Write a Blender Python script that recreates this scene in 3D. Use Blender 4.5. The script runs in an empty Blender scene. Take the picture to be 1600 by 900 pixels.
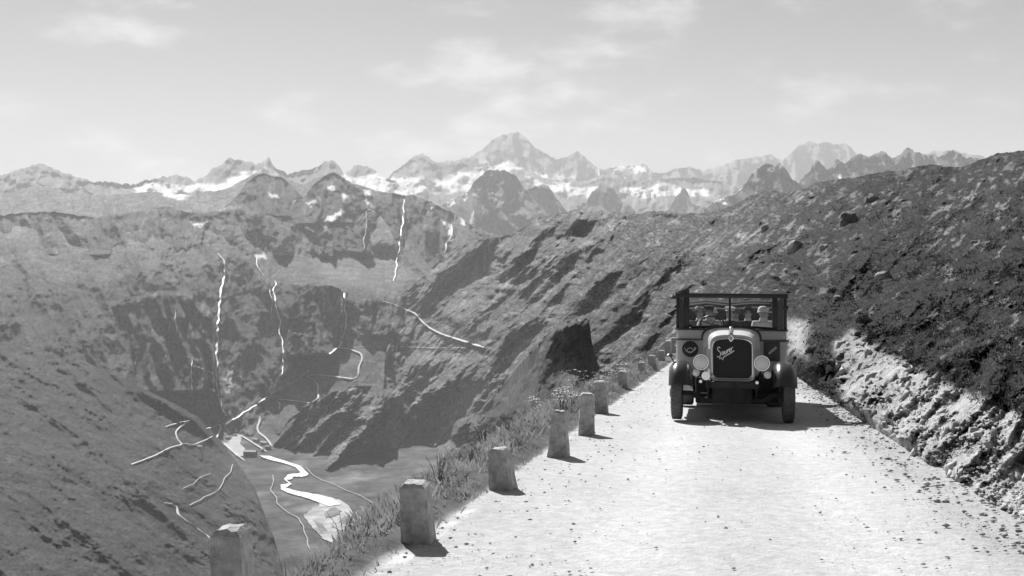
import bpy, bmesh, math, random
import numpy as np
from mathutils import Vector, Matrix
from mathutils.bvhtree import BVHTree

random.seed(7)
RNG = np.random.default_rng(7)
S = bpy.context.scene
COL = S.collection

# ------------------------------------------------------------------ camera
FPX, CU, HZ, EYE = 1750.0, 800.0, 370.0, 1.6      # focal length in photo pixels, centre column, horizon row, eye height
cam_data = bpy.data.cameras.new("camera")
cam_data.sensor_width = 36.0
cam_data.lens = 36.0 * FPX / 1600.0
cam_data.shift_y = -(450.0 - HZ) / 1600.0
cam_data.clip_start = 0.1
cam_data.clip_end = 80000.0
cam = bpy.data.objects.new("camera", cam_data)
COL.objects.link(cam)
cam.location = (0, 0, EYE)
cam.rotation_euler = (math.radians(90), 0, 0)
S.camera = cam

# ------------------------------------------------------------------ light
SUN_EL, SUN_AZ = math.radians(39.0), math.radians(-20.0)      # azimuth from +Y, minus = to the left
world = bpy.data.worlds.new("World")
S.world = world
world.use_nodes = True
wn, wl = world.node_tree.nodes, world.node_tree.links
wn.clear()
w_out = wn.new("ShaderNodeOutputWorld")
w_bg = wn.new("ShaderNodeBackground")
w_bg.inputs["Strength"].default_value = 0.05
w_sky = wn.new("ShaderNodeTexSky")
w_sky.sky_type = 'NISHITA'
w_sky.sun_disc = False
w_sky.sun_elevation = SUN_EL
w_sky.sun_rotation = SUN_AZ % (2 * math.pi)
w_sky.altitude = 2300
w_sky.dust_density = 1.0
w_sky.air_density = 0.75
w_bw = wn.new("ShaderNodeRGBToBW")
wl.new(w_sky.outputs[0], w_bw.inputs[0])
# fair-weather clouds: noise over the direction, stretched flat
w_tc = wn.new("ShaderNodeTexCoord")
w_map = wn.new("ShaderNodeMapping")
w_map.inputs["Scale"].default_value = (1.0, 1.0, 2.6)
w_map.inputs["Location"].default_value = (0.37, 0.2, 0.1)
wl.new(w_tc.outputs["Generated"], w_map.inputs["Vector"])
w_n = wn.new("ShaderNodeTexNoise")
w_n.inputs["Scale"].default_value = 8.0
w_n.inputs["Detail"].default_value = 9.0
w_n.inputs["Roughness"].default_value = 0.58
wl.new(w_map.outputs[0], w_n.inputs["Vector"])
w_r = wn.new("ShaderNodeMapRange")
w_r.interpolation_type = 'SMOOTHSTEP'
w_r.inputs["From Min"].default_value = 0.50
w_r.inputs["From Max"].default_value = 0.74
w_r.inputs["To Max"].default_value = 5.0
wl.new(w_n.outputs[0], w_r.inputs["Value"])
w_add = wn.new("ShaderNodeMath")
w_add.operation = 'ADD'
wl.new(w_bw.outputs[0], w_add.inputs[0])
wl.new(w_r.outputs[0], w_add.inputs[1])
wl.new(w_add.outputs[0], w_bg.inputs["Color"])
wl.new(w_bg.outputs[0], w_out.inputs["Surface"])

sun_data = bpy.data.lights.new("sun", 'SUN')
sun_data.energy = 5.0
sun_data.angle = math.radians(0.5)
sun_data.color = (1, 1, 1)                      # a black-and-white plate: no tint
sun = bpy.data.objects.new("sun", sun_data)
COL.objects.link(sun)
TO_SUN = Vector((math.sin(SUN_AZ) * math.cos(SUN_EL), math.cos(SUN_AZ) * math.cos(SUN_EL), math.sin(SUN_EL)))
sun.rotation_euler = TO_SUN.to_track_quat('Z', 'Y').to_euler()
sun.location = TO_SUN * 60

S.view_settings.view_transform = 'Standard'
S.view_settings.look = 'None'
S.view_settings.gamma = 1.0
S.view_settings.exposure = 0.82
S.view_settings.use_curve_mapping = False

# ------------------------------------------------------------------ helpers
def tag(o, label=None, cat=None, group=None, kind=None):
    if label: o["label"] = label
    if cat: o["category"] = cat
    if group: o["group"] = group
    if kind: o["kind"] = kind
    return o

def link(o, parent=None):
    COL.objects.link(o)
    if parent is not None:
        o.parent = parent
    return o

def empty(name, loc=(0, 0, 0), rot=(0, 0, 0)):
    o = bpy.data.objects.new(name, None)
    o.location = loc
    o.rotation_euler = rot
    o.empty_display_size = 0.2
    return link(o)

def obj(name, bm, mat, parent=None, smooth=False, sharp=None):
    me = bpy.data.meshes.new(name)
    bm.normal_update()
    bm.to_mesh(me)
    bm.free()
    for m in (mat if isinstance(mat, (list, tuple)) else [mat]):
        me.materials.append(m)
    if smooth:
        me.polygons.foreach_set("use_smooth", [True] * len(me.polygons))
        if sharp:
            me.set_sharp_from_angle(angle=math.radians(sharp))
    return link(bpy.data.objects.new(name, me), parent)

def np_mesh(name, verts, faces, mat, parent=None, smooth=True, attrs=None, facesize=4):
    me = bpy.data.meshes.new(name)
    verts = np.asarray(verts, dtype=np.float32).reshape(-1, 3)
    faces = np.asarray(faces, dtype=np.int32).reshape(-1, facesize)
    me.vertices.add(len(verts))
    me.vertices.foreach_set("co", verts.ravel())
    me.loops.add(faces.size)
    me.loops.foreach_set("vertex_index", faces.ravel())
    me.polygons.add(len(faces))
    me.polygons.foreach_set("loop_start", np.arange(len(faces), dtype=np.int32) * facesize)
    if smooth:
        me.polygons.foreach_set("use_smooth", np.ones(len(faces), dtype=bool))
    for k, a in (attrs or {}).items():
        at = me.attributes.new(k, 'FLOAT', 'POINT')
        at.data.foreach_set("value", np.asarray(a, dtype=np.float32).ravel())
    me.update(calc_edges=True)
    me.materials.append(mat)
    return link(bpy.data.objects.new(name, me), parent)

def box(bm, x0, x1, y0, y1, z0, z1, bevel=0.0):
    r = bmesh.ops.create_cube(bm, size=1.0)
    for v in r["verts"]:
        v.co = Vector((x0 + (v.co.x + .5) * (x1 - x0), y0 + (v.co.y + .5) * (y1 - y0), z0 + (v.co.z + .5) * (z1 - z0)))
    if bevel > 0:
        es = list({e for v in r["verts"] for e in v.link_edges})
        bmesh.ops.bevel(bm, geom=es, offset=bevel, segments=2, affect='EDGES', profile=0.5)

def tube(bm, pts, rad, n=8, cap=True):
    """swept tube through points; rad is a number or one per point"""
    pts = [Vector(p) for p in pts]
    rs = rad if isinstance(rad, (list, tuple)) else [rad] * len(pts)
    rings = []
    prev = None
    for i, p in enumerate(pts):
        t = (pts[min(i + 1, len(pts) - 1)] - pts[max(i - 1, 0)]).normalized()
        a = prev if prev is not None else (Vector((0, 0, 1)) if abs(t.z) < .9 else Vector((1, 0, 0)))
        s = t.cross(a).normalized()
        b = s.cross(t).normalized()
        prev = b
        rings.append([bm.verts.new(p + (s * math.cos(q) + b * math.sin(q)) * rs[i]) for q in [2 * math.pi * k / n for k in range(n)]])
    for i in range(len(rings) - 1):
        for k in range(n):
            bm.faces.new((rings[i][k], rings[i][(k + 1) % n], rings[i + 1][(k + 1) % n], rings[i + 1][k]))
    if cap:
        bm.faces.new(rings[0][::-1])
        bm.faces.new(rings[-1])

def lathe(bm, prof, n=24, axis='z', at=(0, 0, 0), close=True):
    """prof: list of (radius, height)"""
    at = Vector(at)
    rings = []
    for r, h in prof:
        ring = []
        for k in range(n):
            q = 2 * math.pi * k / n
            c, s_ = r * math.cos(q), r * math.sin(q)
            p = Vector((c, s_, h)) if axis == 'z' else (Vector((c, h, s_)) if axis == 'y' else Vector((h, c, s_)))
            ring.append(bm.verts.new(at + p))
        rings.append(ring)
    for i in range(len(rings) - 1):
        for k in range(n):
            bm.faces.new((rings[i][k], rings[i][(k + 1) % n], rings[i + 1][(k + 1) % n], rings[i + 1][k]))
    if close:
        bm.faces.new(rings[0][::-1])
        bm.faces.new(rings[-1])
    bmesh.ops.recalc_face_normals(bm, faces=bm.faces[:])

def prism(bm, poly, y0, y1):
    """extrude an x-z outline along y"""
    a = [bm.verts.new((x, y0, z)) for x, z in poly]
    b = [bm.verts.new((x, y1, z)) for x, z in poly]
    n = len(poly)
    bm.faces.new(a)
    bm.faces.new(b[::-1])
    for i in range(n):
        bm.faces.new((a[i], b[i], b[(i + 1) % n], a[(i + 1) % n]))
    bmesh.ops.recalc_face_normals(bm, faces=bm.faces[:])

def P(u, v, d):
    """photo pixel and distance along the view -> world point"""
    return Vector(((u - CU) / FPX * d, d, EYE + (HZ - v) / FPX * d))

# ------------------------------------------------------------------ materials (all neutral greys)
def mat_plain(name, val, rough=0.6, metal=0.0, var=0.25, scale=6.0, bump=0.0, bump_scale=None, spec=0.5, detail=6.0):
    m = bpy.data.materials.new(name)
    m.use_nodes = True
    nt = m.node_tree
    b = nt.nodes["Principled BSDF"]
    b.inputs["Roughness"].default_value = rough
    b.inputs["Metallic"].default_value = metal
    b.inputs["Specular IOR Level"].default_value = spec
    tc = nt.nodes.new("ShaderNodeTexCoord")
    n = nt.nodes.new("ShaderNodeTexNoise")
    n.inputs["Scale"].default_value = scale
    n.inputs["Detail"].default_value = detail
    nt.links.new(tc.outputs["Object"], n.inputs["Vector"])
    r = nt.nodes.new("ShaderNodeMapRange")
    r.inputs["From Min"].default_value = .25
    r.inputs["From Max"].default_value = .75
    r.inputs["To Min"].default_value = val * (1 - var)
    r.inputs["To Max"].default_value = val * (1 + var)
    nt.links.new(n.outputs[0], r.inputs["Value"])
    nt.links.new(r.outputs[0], b.inputs["Base Color"])
    if bump:
        n2 = nt.nodes.new("ShaderNodeTexNoise")
        n2.inputs["Scale"].default_value = bump_scale or scale * 4
        n2.inputs["Detail"].default_value = 8
        nt.links.new(tc.outputs["Object"], n2.inputs["Vector"])
        bp = nt.nodes.new("ShaderNodeBump")
        bp.inputs["Strength"].default_value = 1.0
        bp.inputs["Distance"].default_value = bump
        nt.links.new(n2.outputs[0], bp.inputs["Height"])
        nt.links.new(bp.outputs[0], b.inputs["Normal"])
    return m

def mat_terrain(name, scale, bump, var=0.45, spec=0.15):
    """base colour from the 'alb' attribute, broken up by noise; relief by bump. scale in features per metre"""
    m = bpy.data.materials.new(name)
    m.use_nodes = True
    nt = m.node_tree
    b = nt.nodes["Principled BSDF"]
    b.inputs["Roughness"].default_value = 0.95
    b.inputs["Specular IOR Level"].default_value = spec
    at = nt.nodes.new("ShaderNodeAttribute")
    at.attribute_name = "alb"
    tc = nt.nodes.new("ShaderNodeTexCoord")
    n = nt.nodes.new("ShaderNodeTexNoise")
    n.inputs["Scale"].default_value = scale
    n.inputs["Detail"].default_value = 10
    n.inputs["Roughness"].default_value = 0.7
    nt.links.new(tc.outputs["Object"], n.inputs["Vector"])
    r = nt.nodes.new("ShaderNodeMapRange")
    r.inputs["From Min"].default_value = .3
    r.inputs["From Max"].default_value = .7
    r.inputs["To Min"].default_value = 1 - var
    r.inputs["To Max"].default_value = 1 + var
    nt.links.new(n.outputs[0], r.inputs["Value"])
    mu = nt.nodes.new("ShaderNodeMath")
    mu.operation = 'MULTIPLY'
    nt.links.new(at.outputs["Fac"], mu.inputs[0])
    nt.links.new(r.outputs[0], mu.inputs[1])
    nt.links.new(mu.outputs[0], b.inputs["Base Color"])
    if bump:
        n2 = nt.nodes.new("ShaderNodeTexNoise")
        n2.inputs["Scale"].default_value = scale * 2.3
        n2.inputs["Detail"].default_value = 10
        n2.inputs["Roughness"].default_value = 0.65
        nt.links.new(tc.outputs["Object"], n2.inputs["Vector"])
        bp = nt.nodes.new("ShaderNodeBump")
        bp.inputs["Distance"].default_value = bump
        nt.links.new(n2.outputs[0], bp.inputs["Height"])
        nt.links.new(bp.outputs[0], b.inputs["Normal"])
    return m

# ------------------------------------------------------------------ numpy noise
_PERM = RNG.permutation(256).astype(np.int64)
_PERM = np.concatenate([_PERM, _PERM, _PERM])
_ANG = RNG.uniform(0, 2 * np.pi, 256)
_GX, _GY = np.cos(_ANG), np.sin(_ANG)
def noise(x, y):
    xi, yi = np.floor(x), np.floor(y)
    xf, yf = x - xi, y - yi
    xi, yi = xi.astype(np.int64) & 255, yi.astype(np.int64) & 255
    sx, sy = xf * xf * xf * (xf * (xf * 6 - 15) + 10), yf * yf * yf * (yf * (yf * 6 - 15) + 10)
    def g(i, j, dx, dy):
        h = _PERM[_PERM[(xi + i) & 255] + ((yi + j) & 255)]
        return _GX[h] * dx + _GY[h] * dy
    a = g(0, 0, xf, yf); b = g(1, 0, xf - 1, yf); c = g(0, 1, xf, yf - 1); d = g(1, 1, xf - 1, yf - 1)
    return 1.5 * ((a + sx * (b - a)) * (1 - sy) + (c + sx * (d - c)) * sy)
def fbm(x, y, octv=5, gain=0.5, ridged=False):
    s = 0; a = 1.0; tot = 0
    for i in range(octv):
        q = noise(x * 2 ** i + 17.3 * i, y * 2 ** i - 9.1 * i)
        if ridged: q = 1 - 2 * np.abs(q)
        s = s + a * q; tot += a; a *= gain
    return s / tot

def smooth01(x):
    x = np.clip(x, 0, 1)
    return x * x * (3 - 2 * x)

def poly_mask(u, v, poly, soft):
    """1 inside the outline, fading over `soft` pixels at its edge"""
    px = np.array([p[0] for p in poly], float); py = np.array([p[1] for p in poly], float)
    inside = np.zeros(u.shape, bool); dist = np.full(u.shape, 1e9)
    n = len(px)
    for i in range(n):
        j = (i + 1) % n
        x0, y0, x1, y1 = px[i], py[i], px[j], py[j]
        with np.errstate(divide='ignore', invalid='ignore'):
            hit = ((y0 > v) != (y1 > v)) & (u < (x1 - x0) * (v - y0) / (y1 - y0 + 1e-9) + x0)
        inside ^= hit
        L2 = (x1 - x0) ** 2 + (y1 - y0) ** 2 + 1e-9
        t = np.clip(((u - x0) * (x1 - x0) + (v - y0) * (y1 - y0)) / L2, 0, 1)
        dist = np.minimum(dist, np.hypot(u - x0 - t * (x1 - x0), v - y0 - t * (y1 - y0)))
    sd = np.where(inside, dist, -dist)
    return smooth01(sd / soft * 0.5 + 0.5)

def line_mask(u, v, pts, wid, soft):
    dist = np.full(u.shape, 1e9)
    for (x0, y0), (x1, y1) in zip(pts[:-1], pts[1:]):
        L2 = (x1 - x0) ** 2 + (y1 - y0) ** 2 + 1e-9
        t = np.clip(((u - x0) * (x1 - x0) + (v - y0) * (y1 - y0)) / L2, 0, 1)
        dist = np.minimum(dist, np.hypot(u - x0 - t * (x1 - x0), v - y0 - t * (y1 - y0)))
    return smooth01((wid - dist) / soft + .5)

def rbf_fit(pts):
    p = np.array([(a / 100., b / 100.) for a, b, _ in pts]); val = np.log(np.array([c for *_, c in pts]))
    n = len(p)
    r2 = ((p[:, None] - p[None]) ** 2).sum(-1)
    K = 0.5 * r2 * np.log(r2 + 1e-9) + np.eye(n) * 0.01
    A = np.zeros((n + 3, n + 3)); A[:n, :n] = K; A[:n, n] = 1; A[:n, n + 1:] = p; A[n, :n] = 1; A[n + 1:, :n] = p.T
    w = np.linalg.solve(A, np.concatenate([val, [0, 0, 0]]))
    def f(u, v):
        x, y = u / 100., v / 100.
        s = w[n] + w[n + 1] * x + w[n + 2] * y
        for i in range(n):
            q = (x - p[i, 0]) ** 2 + (y - p[i, 1]) ** 2
            s = s + w[i] * 0.5 * q * np.log(q + 1e-9)
        return s
    return f

def interp(poly):
    xs = np.array([p[0] for p in poly], float); ys = np.array([p[1] for p in poly], float)
    return lambda u: np.interp(u, xs, ys)

TERRAIN = []
def terrain(name, label, u0, u1, top, bottom, ctrl, mat, step=1.7, jag=2.0, jag_scale=14., steep=(), flat=(), kn=1.0,
            direction=(0, 1), aniso=2.5, relief=0.5, rscale=70., seed=0.0, alb=None, thick=0.25, gully=0.0, octv=6, warp=8.0, hp=260., amount=1.0, fine=.7, fine_map=None, calm=()):
    """A mountain side. Its outline and the distances of known points (ctrl: pixel and metres) fix the surface;
    ledges, gullies and crags are worked into the depth, so cliffs stand up and meadows lie down."""
    nu = int((u1 - u0) / step) + 1
    us = np.linspace(u0, u1, nu)
    tv, bv = interp(top)(us), interp(bottom)(us)
    tv = tv + jag * (1.3 * fbm(us / jag_scale + seed, us * 0 + seed * 3.1, 5, 0.65) - .9 * fbm(us / (jag_scale * 1.7) - seed, us * 0 + seed, 4, 0.6, ridged=True) + .45)
    bv = np.maximum(bv, tv + 6)
    nt_ = int(np.percentile(bv - tv, 90) / step) + 2
    t = np.linspace(0, 1, nt_)
    U = np.repeat(us[:, None], nt_, 1)
    V = tv[:, None] + (bv - tv)[:, None] * t[None]
    f = rbf_fit(ctrl) if not callable(ctrl) else ctrl
    L = f(U, V)
    # ledges: share out each column's depth between steep and gentle stretches
    dx, dy = direction
    n_ = math.hypot(dx, dy); dx, dy = dx / n_, dy / n_
    wu = U + warp * fbm(U / 60. + seed, V / 60., 3); wv = V + warp * fbm(U / 60., V / 60. - seed, 3)
    al, ac = wu * dx + wv * dy, wu * dy - wv * dx
    kf = kn * (3.4 * fbm(ac / 46. + seed, al / (46. * aniso), octv, 0.62) + 2.0 * fbm(U / 12. - seed, V / 9., 4, .7))
    still = np.zeros_like(U)                              # even meadow and scree fans
    for poly, soft, amt in calm:
        still = np.maximum(still, amt * poly_mask(U + 12 * fbm(U / 20., V / 20. + seed, 3), V, poly, soft))
    kf = kf * (1 - still) + .5 * still
    dark = np.zeros_like(U)
    for poly, soft, amt in steep:
        nz = soft * 1.6 * fbm(U / 14. + 3 * seed, V / 14., 3)
        dark = np.maximum(dark, amt * poly_mask(U + nz, V + nz[::-1, ::-1] if False else V - nz * .7, poly, soft))
    k = np.exp(np.clip(kf, -3.5, 2.6)) * (1 - np.clip(dark, 0, .98))
    for poly, soft, amt in flat:
        k = k * (1 + amt * poly_mask(U, V, poly, soft))
    # steep where k is small (the ground stands up towards the eye), lying down where k is large;
    # least squares in both directions, so no column or row stands alone
    gt = np.zeros_like(L); gu = np.zeros_like(L)
    gt[:, :-1] = L[:, 1:] - L[:, :-1]
    gu[:-1] = L[1:] - L[:-1]
    wgt = np.hypot(gt, gu)
    km = k / ((k * wgt).sum() / wgt.sum()) - 1
    wt, wu = km * gt, km * gu
    mt = np.concatenate([wt, -wt[:, ::-1]], 1); mt = np.concatenate([mt, mt[::-1]], 0)
    mu = np.concatenate([wu, wu[:, ::-1]], 1); mu = np.concatenate([mu, -mu[::-1]], 0)
    Ft, Fu = np.fft.rfft2(mt), np.fft.rfft2(mu)
    ku = 2 * np.pi * np.fft.fftfreq(mt.shape[0])[:, None]; kv = 2 * np.pi * np.fft.rfftfreq(mt.shape[1])[None]
    den = kv ** 2 + ku ** 2
    den[0, 0] = 1
    Q = np.fft.irfft2((-1j * kv * Ft - 1j * ku * Fu) / den * (den / (den + (2 * np.pi * step / hp) ** 2)), s=mt.shape)[:nu, :nt_]
    Q = Q - Q.mean()
    # keep the two known ends: the foot and the crest
    Q = Q * smooth01((1 - t) / 0.10)[None] * (0.25 + .75 * smooth01(t / .05))[None]
    L2 = L + amount * Q
    # crags and gullies
    rl = relief * rscale / FPX * fbm(ac / rscale * 1.2 + seed * 2, al / (rscale * aniso) * 1.2, octv, 0.52, ridged=True)
    if gully:
        wac = ac + 10 * fbm(U / 40., V / 40. + seed, 3)
        rl = rl + gully * 24. / FPX * (1 - 2 * np.abs(noise(wac / 24. + seed, al / 160.))) + 1.3 * gully * 60. / FPX * (1 - 2 * np.abs(noise(wac / 60. - seed, al / 420.)))
    rough = .3 + 1.3 * smooth01(.5 + 1.6 * fbm(U / 75. + 3 * seed, V / 60., 3))          # craggy here, meadow there
    for w_ in (26., 13., 6.5, 3.4):
        rl = rl + rough * (fine if fine_map is None else fine * fine_map(np.exp(L))) * .62 * (w_ ** .5 * 26. ** .5) / FPX * (.6 * fbm(ac / w_ + seed, al / (w_ * 1.5), 1, .5, ridged=True) + .8 * noise(U / w_ - seed, V / (w_ * .8) + seed))
    rl = rl * (1 - .8 * still)
    edge = smooth01((1 - t) / 0.06)[None]
    L2 = L2 - rl * edge
    D = np.exp(L2)
    X = (U - CU) / FPX * D; Y = D; Z = EYE + (HZ - V) / FPX * D
    # the far side of the crest, so the mountain has a body
    ex = []
    for q in (0.25, 1.0):
        dd = D[:, :1] * (1 + thick * q)
        rise = np.maximum((HZ - V[:, :1]) / FPX * D[:, :1], -1e9)
        ex.append(((U[:, :1] - CU) / FPX * dd, dd, EYE + rise - D[:, :1] * thick * q * (0.35 + .35 * q)))
    X = np.concatenate([ex[1][0], ex[0][0], X], 1); Y = np.concatenate([ex[1][1], ex[0][1], Y], 1); Z = np.concatenate([ex[1][2], ex[0][2], Z], 1)
    nt2 = nt_ + 2
    verts = np.stack([X, Y, Z], -1).reshape(-1, 3)
    i = np.arange(nu - 1)[:, None] * nt2 + np.arange(nt2 - 1)[None]
    faces = np.stack([i, i + nt2, i + nt2 + 1, i + 1], -1).reshape(-1, 4)[:, ::-1]
    if alb is None:
        A = np.full(U.shape, .1)
    else:
        A = alb(U, V, D, k)
    A = np.concatenate([A[:, :1], A[:, :1], A], 1)
    o = np_mesh(name, verts, faces, mat, attrs={"alb": A})
    tag(o, label, None, None, "structure")
    TERRAIN.append((o, verts, faces))
    return o

# ================================================================== THE LAND
M_FAR = mat_terrain("far_mountain_rock", 0.004, 18.0, 0.25)
M_WALL = mat_terrain("mountain_wall", 0.014, 8.0, 0.5)
M_FLANK = mat_terrain("mountain_flank", 0.05, 2.2, 0.7)
M_NEAR = mat_terrain("hillside_near", 0.9, 0.16, 0.6)
M_FLOOR = mat_terrain("valley_meadow", 0.016, 3.0, 0.75)

def snow_alb(rock, snow_polys, rockvar=.3, seed=0., streak=.2):
    def f(U, V, D, k):
        A = rock * (1 + rockvar * fbm(U / 25. + seed, V / 25., 5, .6))
        s = np.zeros_like(U)
        nz = 26 * fbm(U / 40. + seed, V / 16., 6, .62); nz2 = 14 * fbm(U / 30. - seed, V / 12. + 5, 5, .62)
        for poly, soft in snow_polys:
            s = np.maximum(s, poly_mask(U + nz, V + nz2, poly, soft))
        wv = U + 6 * fbm(U / 20. + seed, V / 20., 3)
        st = smooth01((fbm((wv + .35 * V) / 7. + seed, V / 38., 4, .6) + .35 * fbm(U / 50. + 2 * seed, V / 40., 3) - .12) / .2)
        s = np.maximum(s, streak * st)
        return A * (1 - s) + 0.82 * s
    return f

# --- the great peaks at the head of the view
SKY1 = [(-60, 300), (560, 300), (620, 290), (690, 262), (715, 250), (735, 244), (752, 234), (765, 222), (778, 213), (790, 209), (800, 206), (812, 208), (822, 216),
        (834, 226), (846, 236), (856, 240), (868, 250), (880, 246), (892, 240), (902, 237), (912, 243), (924, 255), (938, 266), (950, 264), (962, 262),
        (985, 258), (1000, 258), (1008, 257), (1020, 270), (1040, 270), (1058, 263), (1068, 260), (1082, 262), (1100, 266), (1118, 262), (1135, 256), (1152, 248),
        (1175, 247), (1190, 243), (1205, 242), (1222, 252), (1238, 236), (1250, 226), (1262, 220), (1278, 222), (1300, 224), (1318, 223), (1330, 232), (1345, 245), (1400, 250), (1480, 232), (1540, 246), (1680, 250)]
terrain("great_peak_range", "pale hazy range with the tall pyramid peak", -60, 1680, SKY1, [(-60, 380), (1680, 380)],
        [(u, v, d) for u in (-60, 300, 700, 1000, 1300, 1680) for v, d in ((210, 21800), (260, 21000), (320, 18500), (380, 15500))], M_FAR, step=2.0, jag=4.2,
        jag_scale=15., kn=.9, direction=(.25, 1), aniso=3, relief=1.5, rscale=60., seed=1.3, thick=.12, gully=.9,
        alb=snow_alb(.2, [([(690, 265), (740, 252), (760, 250), (740, 268), (700, 280)], 3), ([(930, 262), (1005, 258), (1018, 270), (990, 274), (940, 276)], 3), ([(800, 262), (850, 268), (900, 275), (860, 285), (800, 280)], 3)], .4, 2.))
# --- left group of the same distance, ragged and snow streaked
terrain("snowy_left_range", "hazy snow streaked range behind the left mountain", -80, 640, [(-80, 262), (0, 275), (60, 255), (130, 280), (205, 290), (228, 282), (250, 278), (275, 274), (290, 276), (305, 284), (318, 276), (330, 266), (345, 256), (360, 248), (378, 250), (400, 258), (412, 252), (420, 246), (428, 262), (450, 272), (470, 266),
                                   (490, 264), (503, 254), (515, 250), (527, 256), (538, 272), (552, 260), (565, 258), (578, 262), (592, 272), (610, 280), (640, 300)],
        [(-80, 360), (640, 360)], [(u, v, d) for u in (-80, 300, 640) for v, d in ((245, 12800), (280, 12000), (320, 10200), (360, 9000))], M_FAR, step=2.0, jag=4.2, jag_scale=13.,
        kn=1.0, direction=(-.3, 1), aniso=2, relief=1.2, rscale=45., seed=4.1, thick=.12, gully=.6,
        alb=snow_alb(.17, [([(205, 286), (260, 283), (300, 290), (345, 284), (400, 268), (420, 262), (440, 272), (400, 290), (330, 300), (205, 305)], 3),
                           ([(520, 275), (600, 275), (640, 290), (640, 330), (560, 300)], 3)], .35, 5.))
# --- ridge with glacier in front of the great peak
terrain("glacier_ridge", "dark toothed ridge with white glacier slopes below the pyramid peak", 560, 1260,
        [(560, 300), (600, 282), (612, 270), (628, 258), (645, 246), (660, 238), (668, 244), (680, 252), (700, 252), (712, 250), (730, 256), (748, 262), (770, 258), (800, 250), (812, 262), (830, 268),
         (848, 276), (880, 284), (920, 282), (935, 274), (952, 272), (975, 278), (1000, 282), (1040, 278), (1075, 276), (1110, 280), (1150, 290), (1260, 300)],
        [(560, 380), (1260, 380)], [(u, v, d) for u in (560, 900, 1260) for v, d in ((240, 16500), (270, 15800), (320, 13200), (380, 11000))], M_FAR, step=2.0, jag=4.0, jag_scale=13.,
        kn=.8, direction=(.4, 1), aniso=2, relief=.9, rscale=50., seed=7.7, thick=.1, gully=.5,
        alb=snow_alb(.16, [([(560, 284), (610, 280), (660, 278), (700, 276), (730, 268), (765, 260), (800, 251), (815, 262), (790, 272), (740, 284), (740, 298), (640, 300), (560, 306)], 3), ([(815, 270), (850, 284), (900, 292), (930, 296), (930, 306), (870, 302), (830, 290)], 3), ([(950, 300), (985, 290), (1010, 296), (1040, 285), (1060, 296), (1110, 298), (1110, 306), (1000, 306)], 3)], .35, 9.))
# --- darker triangular buttresses, nearer
def tri(name, label, pts, base, d, seed, alb, **kw):
    u0, u1 = pts[0][0], pts[-1][0]
    vt = min(p[1] for p in pts)
    terrain(name, label, u0, u1, pts, [(u0, base), (u1, base)], [(u, v, dd) for u in (u0, (u0 + u1) / 2, u1) for v, dd in ((vt, d), ((vt + base) / 2, d * .94), (base, d * .86))],
            M_FAR, step=1.8, jag=kw.pop('jag', 6.5), jag_scale=22., kn=.8, direction=kw.pop('direction', (.5, 1)), aniso=2.5, relief=1.4, rscale=34., seed=seed, thick=.12, gully=.8, alb=alb, **kw)
tri("rock_buttress", "grey triangular buttress standing in the glacier below the pyramid peak", [(640, 345), (690, 322), (728, 300), (742, 284), (752, 272), (765, 266), (780, 265), (795, 268), (808, 278), (822, 298), (840, 318), (862, 345), (900, 372)], 400, 9800, 11.,
    snow_alb(.13, [([(640, 300), (740, 292), (752, 310), (720, 400), (640, 400)], 12)], .3, 3.))
tri("rock_buttress", "small grey buttress right of the large triangular one", [(795, 330), (815, 300), (832, 290), (850, 290), (862, 300), (875, 318), (895, 345), (915, 360)], 390, 10600, 13., snow_alb(.13, [], .3, 4.))
tri("rock_buttress", "rounded pale buttress beside the glacier tongue", [(890, 345), (905, 322), (915, 318), (924, 300), (934, 296), (940, 285), (948, 292), (958, 294), (968, 312), (984, 320), (1005, 345)], 380, 11500, 17., snow_alb(.15, [], .3, 6.))
tri("rock_buttress", "narrow pale buttress rising out of the snowfield", [(1030, 345), (1045, 330), (1052, 312), (1062, 303), (1066, 291), (1074, 300), (1080, 318), (1092, 322), (1110, 345)], 380, 12200, 19., snow_alb(.17, [], .3, 8.))
# --- right hand peaks just over the hillside
tri("twin_peak", "dark twin topped rocky peak above the hillside", [(1080, 345), (1110, 318), (1140, 304), (1158, 294), (1172, 276), (1184, 264), (1196, 256), (1206, 258), (1212, 262), (1219, 254), (1228, 266), (1238, 280), (1252, 292), (1300, 318)], 380, 7800, 23.,
    snow_alb(.1, [([(1080, 325), (1150, 300), (1172, 292), (1180, 305), (1140, 330), (1080, 345)], 6)], .3, 9.), jag=6.5)
tri("saw_ridge", "grey saw toothed ridge with snow patches beyond the hillside", [(1200, 320), (1240, 290), (1252, 276), (1264, 266), (1276, 250), (1290, 262), (1300, 260), (1310, 250), (1320, 256), (1330, 243), (1345, 240), (1360, 244), (1376, 239), (1392, 244), (1420, 232), (1450, 246), (1490, 236), (1530, 252), (1580, 240), (1680, 260)], 360, 9000, 29.,
    snow_alb(.11, [([(1250, 276), (1268, 272), (1282, 282), (1270, 290), (1255, 290)], 3), ([(1300, 276), (1330, 272), (1350, 282), (1300, 290)], 3)], .3, 12.), jag=7.0)

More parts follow.
